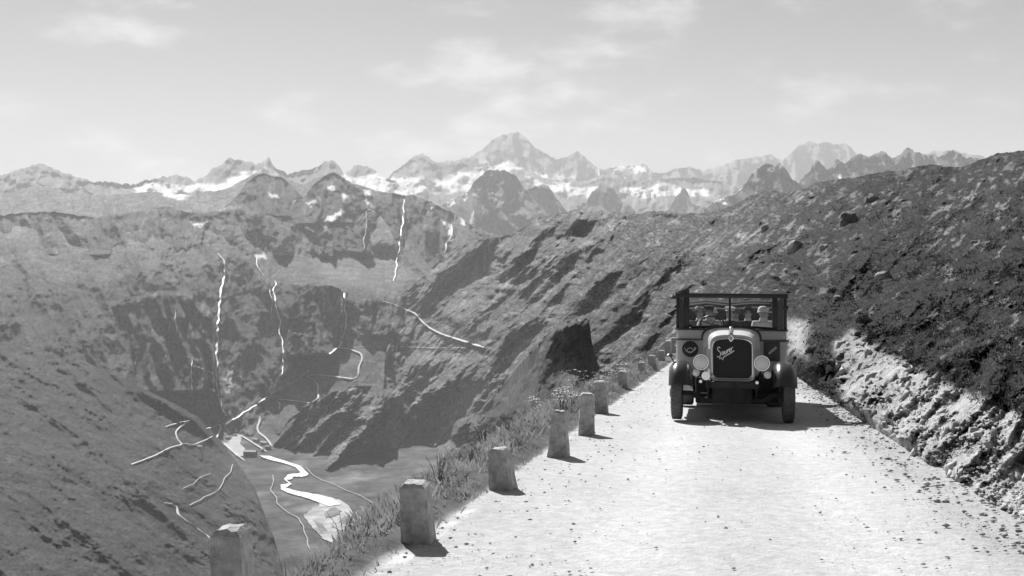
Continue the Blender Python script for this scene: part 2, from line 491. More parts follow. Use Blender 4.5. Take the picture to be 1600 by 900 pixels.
# --- the mountain across the valley with its waterfalls
def snow_patches(U, V):
    sn = np.zeros_like(U)
    nz = 6.0 * fbm(U / 9., V / 7., 4, .65)
    for poly in ([(500, 352), (512, 340), (536, 328), (540, 332), (522, 344), (506, 356)], [(536, 304), (552, 304), (551, 316), (538, 318)], [(572, 312), (582, 316), (582, 330), (572, 328)],
                 [(478, 318), (498, 308), (500, 312), (484, 322)], [(510, 290), (524, 291), (522, 298), (512, 296)], [(420, 302), (440, 306), (436, 310), (422, 308)],
                 [(260, 296), (300, 306), (280, 312), (255, 306)], [(398, 398), (415, 396), (416, 404), (400, 404)], [(665, 318), (682, 314), (680, 324), (668, 330)], [(300, 350), (325, 348), (322, 353), (304, 355)],
                 [(690, 345), (705, 350), (708, 372), (698, 376), (700, 360)], [(570, 298), (580, 296), (578, 304), (570, 306)], [(720, 340), (728, 342), (726, 350), (720, 350)]):
        sn = np.maximum(sn, poly_mask(U + nz, V + nz, poly, 1.8))
    return sn, nz
def wall_alb(U, V, D, k):
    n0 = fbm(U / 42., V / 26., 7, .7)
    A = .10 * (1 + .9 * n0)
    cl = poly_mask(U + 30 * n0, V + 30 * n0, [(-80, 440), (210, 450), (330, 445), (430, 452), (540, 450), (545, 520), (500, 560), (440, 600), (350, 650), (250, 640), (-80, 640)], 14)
    A = A * (1 - .42 * cl)                                   # cliff zone darker than the rest
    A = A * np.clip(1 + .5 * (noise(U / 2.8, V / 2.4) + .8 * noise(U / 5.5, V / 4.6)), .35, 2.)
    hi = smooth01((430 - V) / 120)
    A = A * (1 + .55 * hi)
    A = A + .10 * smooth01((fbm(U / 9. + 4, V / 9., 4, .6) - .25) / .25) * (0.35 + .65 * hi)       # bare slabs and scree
    sn, nz = snow_patches(U, V)
    sc = poly_mask(U + 2 * nz, V - 2 * nz, [(348, 590), (362, 566), (380, 572), (376, 600), (360, 615), (350, 612)], 5) * smooth01((fbm(U / 5., V / 5., 3) + .1) / .3)
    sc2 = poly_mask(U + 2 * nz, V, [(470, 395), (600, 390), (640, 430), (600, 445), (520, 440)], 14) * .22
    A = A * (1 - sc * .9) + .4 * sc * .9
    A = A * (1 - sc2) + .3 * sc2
    return A * (1 - sn) + .8 * sn
W_TOP = [(-60, 318), (60, 290), (140, 305), (210, 302), (235, 298), (262, 303), (300, 306), (335, 298), (362, 292), (382, 281), (398, 272), (412, 270), (428, 274), (442, 275), (458, 282), (474, 288), (490, 280),
         (506, 274), (522, 270), (536, 278), (560, 290), (590, 299), (620, 304), (650, 306), (672, 314), (700, 328), (730, 346), (760, 362), (800, 376), (860, 400)]
W_CT = [(-60, 640, 3000), (-60, 480, 3600), (-60, 380, 4600), (-60, 320, 6500), (220, 640, 3250), (240, 560, 3640), (240, 470, 4150), (240, 430, 4400), (220, 380, 4900), (215, 302, 6600),
        (340, 665, 3450), (340, 600, 3680), (340, 520, 4020), (340, 440, 4420), (340, 400, 4650), (345, 370, 5000), (340, 300, 6500),
        (340, 700, 3500), (340, 740, 3450), (400, 740, 3300), (470, 740, 3300), (560, 740, 3300), (400, 690, 3290), (420, 640, 3550), (440, 580, 3770), (440, 500, 4120), (425, 430, 4500), (430, 390, 4950), (420, 330, 5700), (412, 270, 7200),
        (470, 690, 3290), (480, 640, 3430), (490, 600, 3600), (500, 560, 3760), (500, 510, 3980), (510, 460, 4200), (520, 430, 4500), (500, 380, 5000), (510, 330, 5900), (522, 270, 7000),
        (560, 700, 3250), (560, 640, 3290), (560, 580, 3480), (560, 530, 3700), (570, 470, 4080), (600, 440, 4500), (610, 400, 5000), (620, 350, 5700), (640, 305, 6600),
        (600, 560, 3580), (600, 500, 3930), (608, 472, 4120), (650, 700, 3300), (640, 600, 3480), (650, 520, 3830), (650, 460, 4200), (690, 400, 5000), (700, 328, 6000), (760, 362, 5600), (760, 430, 4700), (760, 600, 3600), (860, 400, 5200), (860, 600, 3800)]
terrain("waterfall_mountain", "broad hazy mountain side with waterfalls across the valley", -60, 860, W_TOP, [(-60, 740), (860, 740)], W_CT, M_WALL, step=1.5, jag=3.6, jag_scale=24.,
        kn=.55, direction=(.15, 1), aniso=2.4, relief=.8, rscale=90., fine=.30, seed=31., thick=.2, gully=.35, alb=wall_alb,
        steep=[([(205, 462), (250, 455), (300, 462), (300, 520), (262, 560), (230, 590), (205, 590)], 9, .9), ([(240, 595), (300, 610), (335, 640), (320, 655), (250, 625)], 7, .85),
               ([(490, 452), (530, 448), (541, 468), (536, 520), (515, 545), (480, 556), (470, 530), (492, 490)], 8, .4), ([(352, 552), (400, 538), (412, 560), (380, 570), (355, 575)], 6, .8),
               ([(500, 292), (512, 276), (524, 272), (552, 288), (560, 296), (530, 292)], 4, .85), ([(498, 368), (520, 358), (550, 358), (556, 370), (540, 376), (510, 377)], 4, .8),
               ([(400, 276), (414, 272), (438, 292), (420, 296)], 4, .8), ([(585, 378), (612, 362), (622, 372), (620, 400), (590, 404)], 6, .7), ([(640, 330), (660, 316), (672, 330), (650, 356), (636, 350)], 6, .75),
               ([(420, 290), (460, 280), (470, 292), (440, 302)], 4, .7), ([(300, 330), (330, 340), (310, 350), (280, 346)], 6, .6),
               ([(660, 366), (690, 356), (700, 385), (670, 396)], 6, .6), ([(230, 350), (280, 330), (320, 335), (270, 362)], 8, .6)],
        calm=[([(395, 660), (440, 612), (500, 560), (535, 535), (620, 530), (620, 610), (540, 612), (450, 655), (430, 700), (390, 700)], 12, .85), ([(430, 400), (600, 392), (650, 430), (610, 448), (500, 447), (430, 425)], 12, .7)],
        flat=[([(440, 400), (600, 395), (640, 430), (600, 446), (500, 445), (440, 420)], 14, .4)])

# --- summits, shoulders and cliff domes that stand out of the far mountain
def shoulder(name, label, top, base, ctrl, seed, rock=.085, **kw):
    u0, u1 = top[0][0], top[-1][0]
    def al_(U, V, D, k):
        n0 = fbm(U / 24. + seed, V / 18., 7, .7)
        A = rock * (1 + .9 * n0) * np.clip(1 + .5 * (noise(U / 2.8 + seed, V / 2.4) + .8 * noise(U / 5.5, V / 4.6)), .35, 2.)
        st = smooth01((fbm((U + .3 * V) / 9. + seed, V / 45., 4, .6) - .22) / .2)
        sn, _ = snow_patches(U, V)
        return (A + .10 * st) * (1 - sn) + .8 * sn
    args = dict(step=1.5, jag=3.2, jag_scale=20., kn=.65, direction=(.2, 1), aniso=2.8, relief=1.0, rscale=46., seed=seed, thick=.05, gully=.8, fine=.32, alb=al_)
    args.update(kw)
    terrain(name, label, u0, u1, top, [(u0, base), (u1, base)], ctrl, M_WALL, **args)
shoulder("summit", "dark pointed summit left of the snow patches", [(350, 325), (372, 304), (386, 284), (398, 275), (412, 270), (424, 276), (440, 277), (456, 290), (480, 316)], 342, [(350, 320, 6000), (412, 272, 6400), (480, 312, 6000), (350, 342, 5650), (412, 342, 5650), (480, 342, 5750)], 71., .075)
shoulder("summit", "dark pyramid summit above the snow patches", [(455, 322), (478, 306), (494, 286), (508, 276), (522, 269), (534, 276), (552, 290), (580, 304), (615, 322)], 352, [(455, 318, 5900), (522, 270, 6300), (615, 318, 5900), (455, 352, 5450), (530, 352, 5550), (615, 352, 5600)], 73., .07)
shoulder("mountain_shoulder", "broad dome shaped shoulder with gullies right of the snow patches", [(545, 360), (568, 330), (590, 310), (615, 303), (645, 305), (668, 312), (690, 324), (715, 338), (745, 356), (775, 372), (810, 400)], 438, [(545, 355, 5600), (640, 306, 5950), (740, 356, 5500), (810, 398, 5100), (545, 400, 5150), (640, 380, 5250), (740, 410, 4950), (560, 438, 4900), (650, 438, 4800), (800, 438, 4850)], 79., .09,
         steep=[([(585, 378), (612, 358), (624, 372), (620, 402), (590, 404)], 6, .8), ([(640, 330), (660, 316), (672, 330), (650, 356), (636, 350)], 6, .8), ([(660, 366), (690, 356), (700, 385), (670, 396)], 6, .6)])
shoulder("mountain_shoulder", "long low shoulder below the left snowfields", [(-60, 345), (60, 330), (150, 338), (215, 330), (262, 322), (300, 334), (340, 330), (380, 326), (420, 336), (455, 346), (490, 362), (520, 376)], 402, [(-60, 340, 5300), (215, 330, 5450), (340, 330, 5400), (450, 345, 5300), (520, 374, 5150), (-60, 402, 4750), (215, 402, 4700), (340, 402, 4800), (450, 402, 4900), (520, 402, 4950)], 83., .10)
shoulder("mountain_shoulder", "dark knoll in the middle of the high plateau", [(485, 380), (500, 364), (520, 356), (545, 356), (560, 366), (580, 384)], 396, [(485, 378, 5150), (530, 357, 5300), (580, 382, 5150), (485, 396, 5000), (530, 396, 5000), (580, 396, 5050)], 89., .07, jag=1.5)
shoulder("cliff_dome", "dark rounded cliff right of the thin waterfall", [(446, 520), (456, 476), (470, 456), (492, 448), (516, 446), (532, 452), (542, 470), (546, 500), (536, 530)], 560, [(446, 516, 3900), (470, 458, 4080), (516, 448, 4120), (544, 490, 4000), (446, 560, 3800), (500, 530, 3880), (536, 535, 3880), (500, 560, 3830)], 97., .075, gully=1.3, aniso=3.5)
shoulder("cliff_dome", "black cliff at the left of the tall waterfall", [(150, 500), (190, 470), (220, 460), (255, 453), (290, 456), (318, 464), (332, 490), (336, 540)], 620, [(150, 496, 3880), (220, 462, 4080), (290, 457, 4150), (334, 520, 3920), (150, 620, 3280), (240, 620, 3420), (334, 620, 3580), (240, 540, 3720)], 101., .06, gully=1.4, aniso=3.5,
         steep=[([(205, 470), (250, 462), (300, 470), (300, 520), (262, 560), (230, 590), (205, 590)], 9, .75)])

# --- valley floor
def floor_z(x, y):
    return -575 + 3.0 * fbm(x / 240., y / 240., 4) + 20 * smooth01((y - 3150) / 900.) + 14 * smooth01((1900 - y) / 900.)
fx, fy = np.meshgrid(np.arange(-2600, 900, 14.), np.arange(500, 4300, 14.), indexing='ij')
fz = floor_z(fx, fy)
nf = fx.shape[1]
fi = np.arange(fx.shape[0] - 1)[:, None] * nf + np.arange(nf - 1)[None]
ffaces = np.stack([fi, fi + nf, fi + nf + 1, fi + 1], -1).reshape(-1, 4)
fverts = np.stack([fx, fy, fz], -1).reshape(-1, 3)
falb = .085 * (1 + .5 * fbm(fx / 160., fy / 300., 6, .65)) + .08 * smooth01((fbm(fx / 120. + 5, fy / 320., 5, .6) - .12) / .3) - .03 * smooth01((fbm(fx / 40. + 9, fy / 60., 5, .7) - .1) / .2)
o = np_mesh("valley_floor", fverts, ffaces, M_FLOOR, attrs={"alb": falb})
tag(o, "flat grey meadow of the valley floor", None, None, "structure")
TERRAIN.append((o, fverts, ffaces))

# --- the slope on the left of the valley, crossed by paths
def left_alb(U, V, D, k):
    A = .046 * (1 + .8 * fbm(U / 22., V / 12., 7, .7))
    A = A * np.clip(1 + .6 * (noise(U / 2.8, V / 2.2) + .8 * noise(U / 6.5, V / 4.)), .3, 2.2)
    return A * (1 - .4 * poly_mask(U, V, [(150, 560), (215, 598), (300, 640), (350, 690), (330, 690), (215, 625), (150, 600)], 8))
terrain("path_slope", "grass slope crossed by paths left of the valley", -60, 452, [(-60, 520), (120, 560), (215, 602), (262, 626), (310, 652), (345, 690), (370, 722), (398, 762), (412, 800), (428, 840), (452, 930)],
        [(-60, 960), (452, 960)],
        [(-60, 940, 900), (-60, 700, 1700), (-60, 530, 2500), (215, 604, 2750), (215, 660, 2450), (215, 720, 2100), (215, 840, 1560), (215, 940, 1280), (300, 645, 2900), (300, 700, 2560), (300, 760, 2230), (300, 840, 1850), (300, 940, 1500),
         (345, 692, 3050), (345, 760, 2400), (345, 840, 2000), (372, 725, 2840), (400, 765, 2560), (400, 840, 2080), (414, 800, 2350), (430, 842, 2150), (430, 940, 1700), (452, 940, 1780)],
        M_WALL, step=1.7, jag=2.4, fine=.38, kn=.5, direction=(.75, .6), aniso=3.5, relief=.55, rscale=40., seed=41., thick=.04, gully=.4, alb=left_alb,
        steep=[([(215, 600), (262, 626), (320, 655), (345, 690), (320, 690), (280, 655), (215, 628)], 6, .8)])

# --- our own side of the valley: the long flank with gullies, to the bank above the road
SLOPE = -0.084                                     # the road falls away from the camera
def road_left(y):  return -0.69 + 0.183 * (y - 8.6)
def road_right(y): return 5.40 + 0.192 * (y - 16.2)
EDGE = []
for y in (3.0, 4.2, 5.5, 7.0, 8.5, 10, 12, 14, 16.2, 20, 25, 32, 42, 56, 70):
    x = road_right(y) + .1
    EDGE.append((CU + FPX * x / y, HZ + FPX * (EYE - SLOPE * y + .06) / y, y))
F_BOT = [(380, 740), (700, 740), (760, 690), (850, 650), (930, 620), (1000, 590), (1060, 560), (1120, 556), (1165, 556)] + [(e[0], e[1]) for e in sorted(EDGE)]
F_TOP = [(380, 770), (430, 690), (452, 654), (480, 630), (520, 612), (560, 603), (598, 602), (602, 560), (604, 500), (612, 470), (640, 452), (664, 430), (690, 404), (712, 388), (740, 377), (770, 372), (800, 368), (815, 358), (828, 346), (842, 338), (862, 334), (890, 330),
         (902, 327), (925, 336), (950, 331), (972, 331), (992, 334), (1020, 330), (1050, 332), (1080, 333), (1102, 336), (1125, 328), (1150, 318), (1178, 304), (1205, 298), (1232, 301), (1258, 293), (1280, 284), (1300, 282), (1330, 279), (1352, 274), (1380, 269), (1400, 267),
         (1450, 258), (1500, 262), (1560, 240), (1640, 232), (1750, 226), (1900, 214), (2300, 205)]
F_CT = [(u, v, d) for u, v, d in EDGE] + [(2050, 700, 8.), (2050, 480, 14.), (2050, 330, 36.), (2050, 215, 90.), (2300, 480, 11.), (2300, 215, 70.),
    (1700, 700, 12.), (1700, 500, 20), (1700, 350, 48), (1700, 230, 130), (1600, 720, 13.), (1600, 560, 18), (1600, 420, 33), (1600, 320, 70), (1600, 238, 150),
    (1500, 620, 17.), (1500, 480, 30), (1500, 360, 70), (1500, 262, 190), (1390, 600, 21.5), (1390, 520, 29), (1390, 430, 46), (1390, 350, 95), (1390, 268, 220),
    (1310, 570, 29.5), (1310, 500, 40), (1300, 420, 76), (1300, 340, 160), (1290, 283, 290), (1245, 545, 47), (1240, 480, 72), (1230, 400, 150), (1225, 340, 260), (1220, 300, 400),
    (1185, 535, 80), (1160, 480, 128), (1150, 400, 250), (1145, 322, 560), (1110, 535, 120), (1060, 530, 205), (1060, 480, 290), (1060, 400, 520), (1060, 333, 1000),
    (980, 590, 540), (980, 500, 660), (980, 430, 860), (980, 380, 1100), (980, 332, 1450), (920, 620, 1000), (920, 500, 1170), (920, 430, 1360), (920, 370, 1600), (920, 332, 1800),
    (850, 640, 1560), (850, 540, 1760), (850, 450, 1980), (850, 390, 2140), (850, 336, 2300), (800, 367, 2900), (760, 690, 2560), (760, 640, 2680), (760, 540, 3000), (760, 450, 3380), (760, 400, 3680), (740, 374, 4000),
    (690, 740, 2900), (690, 705, 3050), (690, 660, 3220), (690, 610, 3400), (690, 540, 3680), (690, 460, 4020), (700, 398, 4500), (620, 740, 2980), (620, 703, 3090), (620, 660, 3280), (605, 605, 3500), (604, 560, 3750), (604, 500, 4100), (612, 470, 4300), (650, 560, 3620), (650, 500, 3900), (650, 450, 4200),
    (540, 740, 2980), (540, 703, 3070), (540, 650, 3180), (540, 608, 3320), (460, 740, 3000), (470, 700, 3100), (455, 655, 3330), (400, 740, 3300)]
def flank_alb(U, V, D, k):
    n1 = fbm(U / 26. + 2, V / 20., 7, .68)
    A = .062 * (1 + .75 * n1)
    sp = noise(U / 2.6 + 3, V / 2.2) + .8 * noise(U / 5.1, V / 4.3 + 8)
    A = A * (1 - .6 * smooth01((fbm(U / 9. + 7, V / 7., 5, .7) - .12) / .14))              # dwarf shrub patches
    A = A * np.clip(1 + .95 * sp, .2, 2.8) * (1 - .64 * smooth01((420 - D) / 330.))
    ac = U * .66 + V * .75
    al = -U * .75 + V * .66
    talus = smooth01((fbm(ac / 14., al / 90., 4, .6) - .08) / .3)                     # scree tongues down the fall line
    A = A + .075 * talus * smooth01((D - 200) / 300.)
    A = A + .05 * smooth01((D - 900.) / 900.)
    sc = poly_mask(U + 8 * n1, V, [(560, 700), (640, 640), (720, 600), (770, 600), (720, 660), (690, 710), (600, 720)], 10) * .5
    A = A * (1 - sc) + .21 * sc
    slab = smooth01((fbm(U / 17. + 9, V / 11., 6, .72) + .5 * n1 - .16) / .16)                    # pale stones and slabs
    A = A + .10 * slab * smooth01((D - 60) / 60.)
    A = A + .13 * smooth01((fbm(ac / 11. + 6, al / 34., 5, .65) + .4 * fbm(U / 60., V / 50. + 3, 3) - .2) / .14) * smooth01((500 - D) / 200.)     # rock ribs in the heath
    # the cut rock of the bank above the road
    r = np.zeros_like(U)
    for poly in ([(1225, 500), (1262, 500), (1262, 560), (1236, 552)], [(1300, 545), (1330, 515), (1400, 560), (1480, 600), (1620, 660), (1750, 760), (2300, 900), (2300, 1300), (1750, 950), (1600, 850), (1450, 735), (1395, 700), (1320, 640)]):
        r = np.maximum(r, poly_mask(U + 12 * n1, V + 10 * n1, poly, 9))
    rock = .37 * (1 + .6 * fbm(U / 9., V / 12. + 4, 5, .65))
    A = A * (1 - r) + rock * r
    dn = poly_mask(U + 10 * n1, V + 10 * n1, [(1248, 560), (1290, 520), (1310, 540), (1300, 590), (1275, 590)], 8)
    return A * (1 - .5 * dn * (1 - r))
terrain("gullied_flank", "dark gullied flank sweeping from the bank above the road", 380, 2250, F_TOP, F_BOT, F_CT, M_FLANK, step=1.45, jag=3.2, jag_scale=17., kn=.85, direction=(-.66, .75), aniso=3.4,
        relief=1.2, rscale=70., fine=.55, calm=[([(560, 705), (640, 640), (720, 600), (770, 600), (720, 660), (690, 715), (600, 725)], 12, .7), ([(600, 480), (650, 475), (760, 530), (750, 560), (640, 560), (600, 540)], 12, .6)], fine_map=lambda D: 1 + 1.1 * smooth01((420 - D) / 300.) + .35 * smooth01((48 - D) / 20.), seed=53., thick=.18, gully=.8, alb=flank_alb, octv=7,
        steep=[([(985, 337), (1045, 335), (1040, 350), (992, 354)], 4, .75), ([(1176, 310), (1240, 304), (1236, 318), (1180, 326)], 4, .7), ([(1290, 288), (1380, 274), (1376, 290), (1300, 302)], 5, .6), ([(790, 400), (800, 378), (840, 358), (895, 344), (925, 338), (970, 334), (979, 346), (960, 356), (920, 360), (880, 370), (830, 392)], 5, .93),
               ([(1096, 352), (1074, 420), (1040, 452), (1000, 500), (950, 552), (932, 540), (962, 500), (1000, 440), (1050, 388)], 8, .85),
               ([(982, 418), (944, 470), (900, 502), (884, 490), (930, 440), (960, 418)], 7, .9), ([(884, 446), (874, 500), (850, 506), (836, 492), (860, 470)], 6, .85),
               ([(830, 470), (812, 505), (795, 500), (800, 470), (815, 460)], 6, .7), ([(842, 338), (815, 358), (800, 376), (820, 378), (850, 352)], 4, .7),
               ([(452, 652), (500, 628), (560, 606), (598, 608), (596, 632), (562, 660), (520, 655), (470, 660)], 6, .75), ([(1100, 348), (1142, 340), (1120, 392), (1080, 424), (1086, 380)], 6, .8),
               ([(1205, 330), (1172, 350), (1130, 402), (1120, 390), (1160, 340), (1195, 318)], 6, .75), ([(800, 560), (780, 600), (755, 620), (770, 580)], 6, .5),
               ([(640, 480), (672, 500), (680, 520), (650, 505)], 5, .5), ([(1290, 300), (1340, 296), (1360, 310), (1300, 320)], 5, .6),
               ([(1400, 380), (1340, 420), (1300, 470), (1330, 480), (1400, 440)], 8, .7)])
# --- the spur in shade before it
def spur_alb(U, V, D, k):
    A = .075 * (1 + .7 * fbm(U / 18., V / 18., 7, .7)) * np.clip(1 + .6 * noise(U / 2.8, V / 2.4), .3, 2)
    return A + .06 * line_mask(U, V, [(845, 545), (820, 562), (796, 584)], 5, 5)
terrain("shaded_spur", "short dark spur with a sheer shaded face below the flank", 690, 948, [(690, 668), (750, 640), (790, 594), (812, 566), (830, 548), (850, 530), (866, 514), (872, 506), (884, 503), (890, 507), (900, 499), (908, 503), (916, 496), (921, 503), (924, 530), (931, 560), (948, 604)],
        [(690, 740), (760, 700), (850, 650), (930, 622), (948, 620)],
        [(690, 670, 3500), (690, 730, 3500), (720, 660, 2950), (720, 700, 2900), (755, 645, 2900), (755, 690, 2800), (790, 596, 1750), (790, 650, 1500), (830, 550, 920), (830, 620, 800), (868, 514, 600), (868, 560, 560), (868, 620, 530), (900, 500, 560), (900, 560, 535), (900, 620, 520), (918, 500, 560), (918, 560, 540), (918, 620, 525),
         (935, 550, 640), (935, 610, 620), (948, 600, 760)], M_FLANK, step=1.4, jag=1.1, jag_scale=22., fine=1.0, kn=1.0, direction=(-.5, .85), aniso=2, relief=1.2, rscale=40., seed=61., thick=.03, gully=.6, alb=spur_alb,
        steep=[([(924, 500), (925, 600), (860, 600), (835, 590), (850, 560), (880, 506)], 5, .7), ([(850, 560), (815, 600), (800, 640), (850, 640)], 8, .5)])

# ------------------------------------------------------------------ drapery on the land: roads, paths, streams
TREES = [BVHTree.FromPolygons([tuple(p) for p in v.tolist()], f.tolist()) for o, v, f in TERRAIN if o.name.split(".")[0] in ("waterfall_mountain", "valley_floor", "path_slope", "gullied_flank", "shaded_spur", "cliff_dome", "mountain_shoulder", "summit")]
def cast(u, v, trees=None):
    org = Vector((0, 0, EYE))
    dr = Vector(((u - CU) / FPX, 1.0, (HZ - v) / FPX)).normalized()
    best = None
    for t in (trees or TREES):
        h = t.ray_cast(org, dr, 30000)
        if h[0] is not None and (best is None or h[3] < best[3]):
            best = h
    return best
M_PALE = mat_plain("pale_road_gravel", .5, .95, 0, .15, .05)
M_PATH = mat_plain("trodden_path", .38, .95, 0, .2, .05)
M_WATER = mat_plain("white_water", .62, .5, 0, .12, .08)
M_RIVER = mat_plain("glacier_river", .42, .4, 0, .2, .02)
M_SAND = mat_plain("river_sand", .36, .95, 0, .6, .03, .5, .05)
M_BAR = mat_plain("gravel_bar", .17, .95, 0, .5, .04)
def ribbon(name, label, pts, width, mat, wobble=.8, lift=.9, taper=None, seed=0., screen_side=False):
    # resample the polyline in the picture, find the ground there
    p = [Vector(q) for q in pts]
    samp = []
    for a, b in zip(p[:-1], p[1:]):
        n = max(1, int((b - a).length / 2.2))
        for i in range(n):
            samp.append(a.lerp(b, i / n))
    samp.append(p[-1])
    # round the bends a little
    for _ in range(2):
        samp = [samp[0]] + [(samp[i - 1] + 2 * samp[i] + samp[i + 1]) / 4 for i in range(1, len(samp) - 1)] + [samp[-1]]
    ws, pos, nor = [], [], []
    for i, q in enumerate(samp):
        wob = wobble * float(noise(np.array([i / 5. + seed]), np.array([seed * 1.7]))[0]) * 2
        h = cast(q.x + wob, q.y + wob * .3)
        if h is None: continue
        n = h[1] if h[1].z > 0 else -h[1]
        pos.append(h[0]); nor.append(n)
        f = i / max(1, len(samp) - 1)
        w = width if taper is None else width * float(np.interp(f, [t[0] for t in taper], [t[1] for t in taper]))
        ws.append((.44 if screen_side else (.95 if h[0].y > 2950 else .55)) * w * max(.15, 1 + (.65 if screen_side else .3) * float(noise(np.array([i / 2.3 + seed * 2]), np.array([3.3]))[0])))
    # the ground is craggy: keep to the nearer ground along the way
    o0 = Vector((0, 0, EYE))
    rr = [(q - o0).length for q in pos]
    r2 = [min(rr[max(0, i - 1):i + 2]) for i in range(len(rr))]
    r2 = [sum(r2[max(0, i - 1):i + 2]) / len(r2[max(0, i - 1):i + 2]) for i in range(len(r2))]
    pos = [o0 + (q - o0).normalized() * min(a_, b_) for q, a_, b_ in zip(pos, r2, rr)]
    org = Vector((0, 0, EYE))
    vs, fs = [], []
    for i, q in enumerate(pos):
        t = (pos[min(i + 1, len(pos) - 1)] - pos[max(i - 1, 0)])
        t = t.normalized() if t.length > 1e-6 else Vector((1, 0, 0))
        up = (nor[i] * .4 + Vector((0, -.12, .9))).normalized() if not screen_side else Vector((0, -1, .3)).normalized()
        s = t.cross(up)
        s = s.normalized() if s.length > 1e-4 else Vector((1, 0, 0))
        q2 = q + up * lift + (org - q).normalized() * lift * 2
        vs += [q2 - s * ws[i] / 2, q2 + s * ws[i] / 2, q2 + s * ws[i] / 2 - up * (lift * 2.5), q2 - s * ws[i] / 2 - up * (lift * 2.5)]
    for i in range(len(pos) - 1):
        a = 4 * i
        fs += [(a, a + 1, a + 5, a + 4)]
    return tag(np_mesh(name, vs, fs, mat, smooth=False), label, None, None, "structure")

ribbon("mountain_road", "pale road climbing across the flank above the gorge", [(598, 471), (612, 474), (632, 483), (648, 489), (658, 501), (672, 513), (690, 522), (712, 529), (734, 536), (756, 543)], 7.5, M_PALE, .5)
ribbon("mountain_road", "upper hairpin of the pass road on the far slope", [(528, 543), (548, 546), (564, 552), (566, 562), (560, 574), (560, 588), (552, 592), (520, 588), (496, 586), (474, 586), (452, 600), (436, 612)], 6.5, M_PALE, .4)
ribbon("mountain_road", "lower hairpins of the pass road on the far slope", [(476, 586), (490, 594), (498, 602), (496, 612), (498, 622), (486, 630), (460, 626), (430, 624), (438, 632), (436, 640)], 6.0, M_PALE, .4)
ribbon("mountain_road", "road climbing out of the hamlet in an s bend", [(406, 650), (406, 658), (401, 668), (404, 676), (414, 683), (420, 690), (425, 698)], 6.5, M_PALE, .4)
ribbon("mountain_road", "road on the left slope with a sharp hairpin", [(205, 726), (232, 716), (250, 708), (264, 700), (284, 695), (276, 684), (274, 676), (282, 666), (298, 657), (282, 660), (258, 667)], 6.5, M_PALE, .5)
ribbon("mountain_road", "road joining the left slope to the bridge", [(284, 693), (304, 695), (320, 688), (332, 682)], 6.0, M_PALE, .4)
ribbon("footpath", "pale path at the foot of the left slope", [(256, 786), (272, 788), (277, 794), (278, 804), (290, 813), (306, 824), (322, 836), (345, 856)], 6.5, M_PALE, .6)
ribbon("footpath", "faint path slanting up the left slope to the fence", [(296, 790), (318, 778), (342, 766), (350, 750), (358, 740), (364, 726)], 4.0, M_PATH, 1.0)
ribbon("footpath", "faint path low on the left slope", [(285, 764), (302, 756), (316, 744), (330, 740)], 3.0, M_PATH, .8)
ribbon("footpath", "thin path winding over the meadow", [(426, 742), (428, 752), (422, 764), (432, 778), (432, 786), (448, 800), (464, 808), (474, 822), (478, 838), (484, 860)], 3.6, M_PATH, 1.0)
ribbon("footpath", "thin level path across the slope below the upper road", [(540, 543), (600, 541), (660, 543), (730, 544)], 3.0, M_PATH, .3)
ribbon("footpath", "faint trail dropping below the upper road", [(632, 512), (622, 524), (624, 534), (618, 548)], 3.0, M_PATH, .6)
ribbon("footpath", "straight cart track beside the river", [(478, 730), (488, 742), (502, 750), (520, 756), (540, 766), (562, 774), (586, 788)], 3.6, M_PATH, .5)
ribbon("stream", "pale stream falling from the gorge to the bridge", [(538, 455), (539, 480), (541, 505), (536, 530), (528, 543), (500, 565), (470, 590), (440, 605), (420, 618), (398, 634), (380, 646), (362, 657), (348, 666)], 5.5, M_WATER, 1.2)
ribbon("waterfall", "tall white waterfall on the left of the mountain", [(340, 396), (346, 400), (351, 408), (352, 424), (348, 440), (346, 456), (344, 470), (342, 490), (340, 510), (341, 530), (338, 552), (340, 575), (338, 595), (342, 615), (346, 632), (352, 650)], 13.0, M_WATER, 1.6, 5, [(0, .5), (.1, 1), (.3, 1.2), (.7, 1), (1, .7)], 3., True)
ribbon("waterfall", "thin second waterfall zigzagging down the mountain", [(403, 402), (402, 412), (406, 422), (414, 432), (424, 436), (434, 442), (428, 450), (430, 466), (434, 482), (437, 498), (437, 516), (440, 534), (444, 552), (443, 570), (440, 588)], 8.0, M_WATER, 1.5, 5, [(0, .8), (.4, 1), (1, .7)], 8., True)
ribbon("waterfall", "faint third waterfall beside the thin one", [(421, 450), (424, 464), (426, 482), (424, 500)], 4.0, M_WATER, 1.0, 4, None, 12., True)
ribbon("waterfall", "white cascade high on the hazy mountain shoulder", [(632, 312), (630, 330), (628, 350), (626, 372), (624, 390), (620, 405), (618, 425), (616, 440)], 9.0, M_WATER, 1.8, 8, [(0, .4), (.4, 1.2), (1, .6)], 15., True)
ribbon("waterfall", "broken rill at the far left below the cliff", [(274, 482), (274, 500), (277, 520)], 4.0, M_WATER, 1.0, 4, None, 19., True)
ribbon("waterfall", "low rill beneath the left cliff", [(300, 560), (299, 580), (300, 600), (301, 620)], 4.5, M_WATER, 1.0, 4, None, 21., True)
ribbon("waterfall", "short cascade left of the snow gully", [(708, 352), (706, 366), (700, 378), (696, 392), (694, 402)], 8.0, M_WATER, 1.6, 8, None, 25., True)
ribbon("scree_gully", "pale scree gully between snow patches", [(572, 330), (574, 350), (570, 370), (566, 395)], 8.0, M_PATH, 1.6, 6, None, 28., True)
ribbon("footpath", "short bend of path at the foot of the falls", [(314, 628), (322, 624), (324, 632), (318, 640)], 3.5, M_PATH, .5)
ribbon("footpath", "straight path cutting across the cliff base", [(298, 570), (316, 576), (334, 584)], 4.0, M_PATH, .3)
ribbon("mountain_road", "bridge approach above the hamlet", [(322, 670), (336, 667), (342, 662), (347, 668), (342, 676), (338, 684)], 6.0, M_PALE, .3)
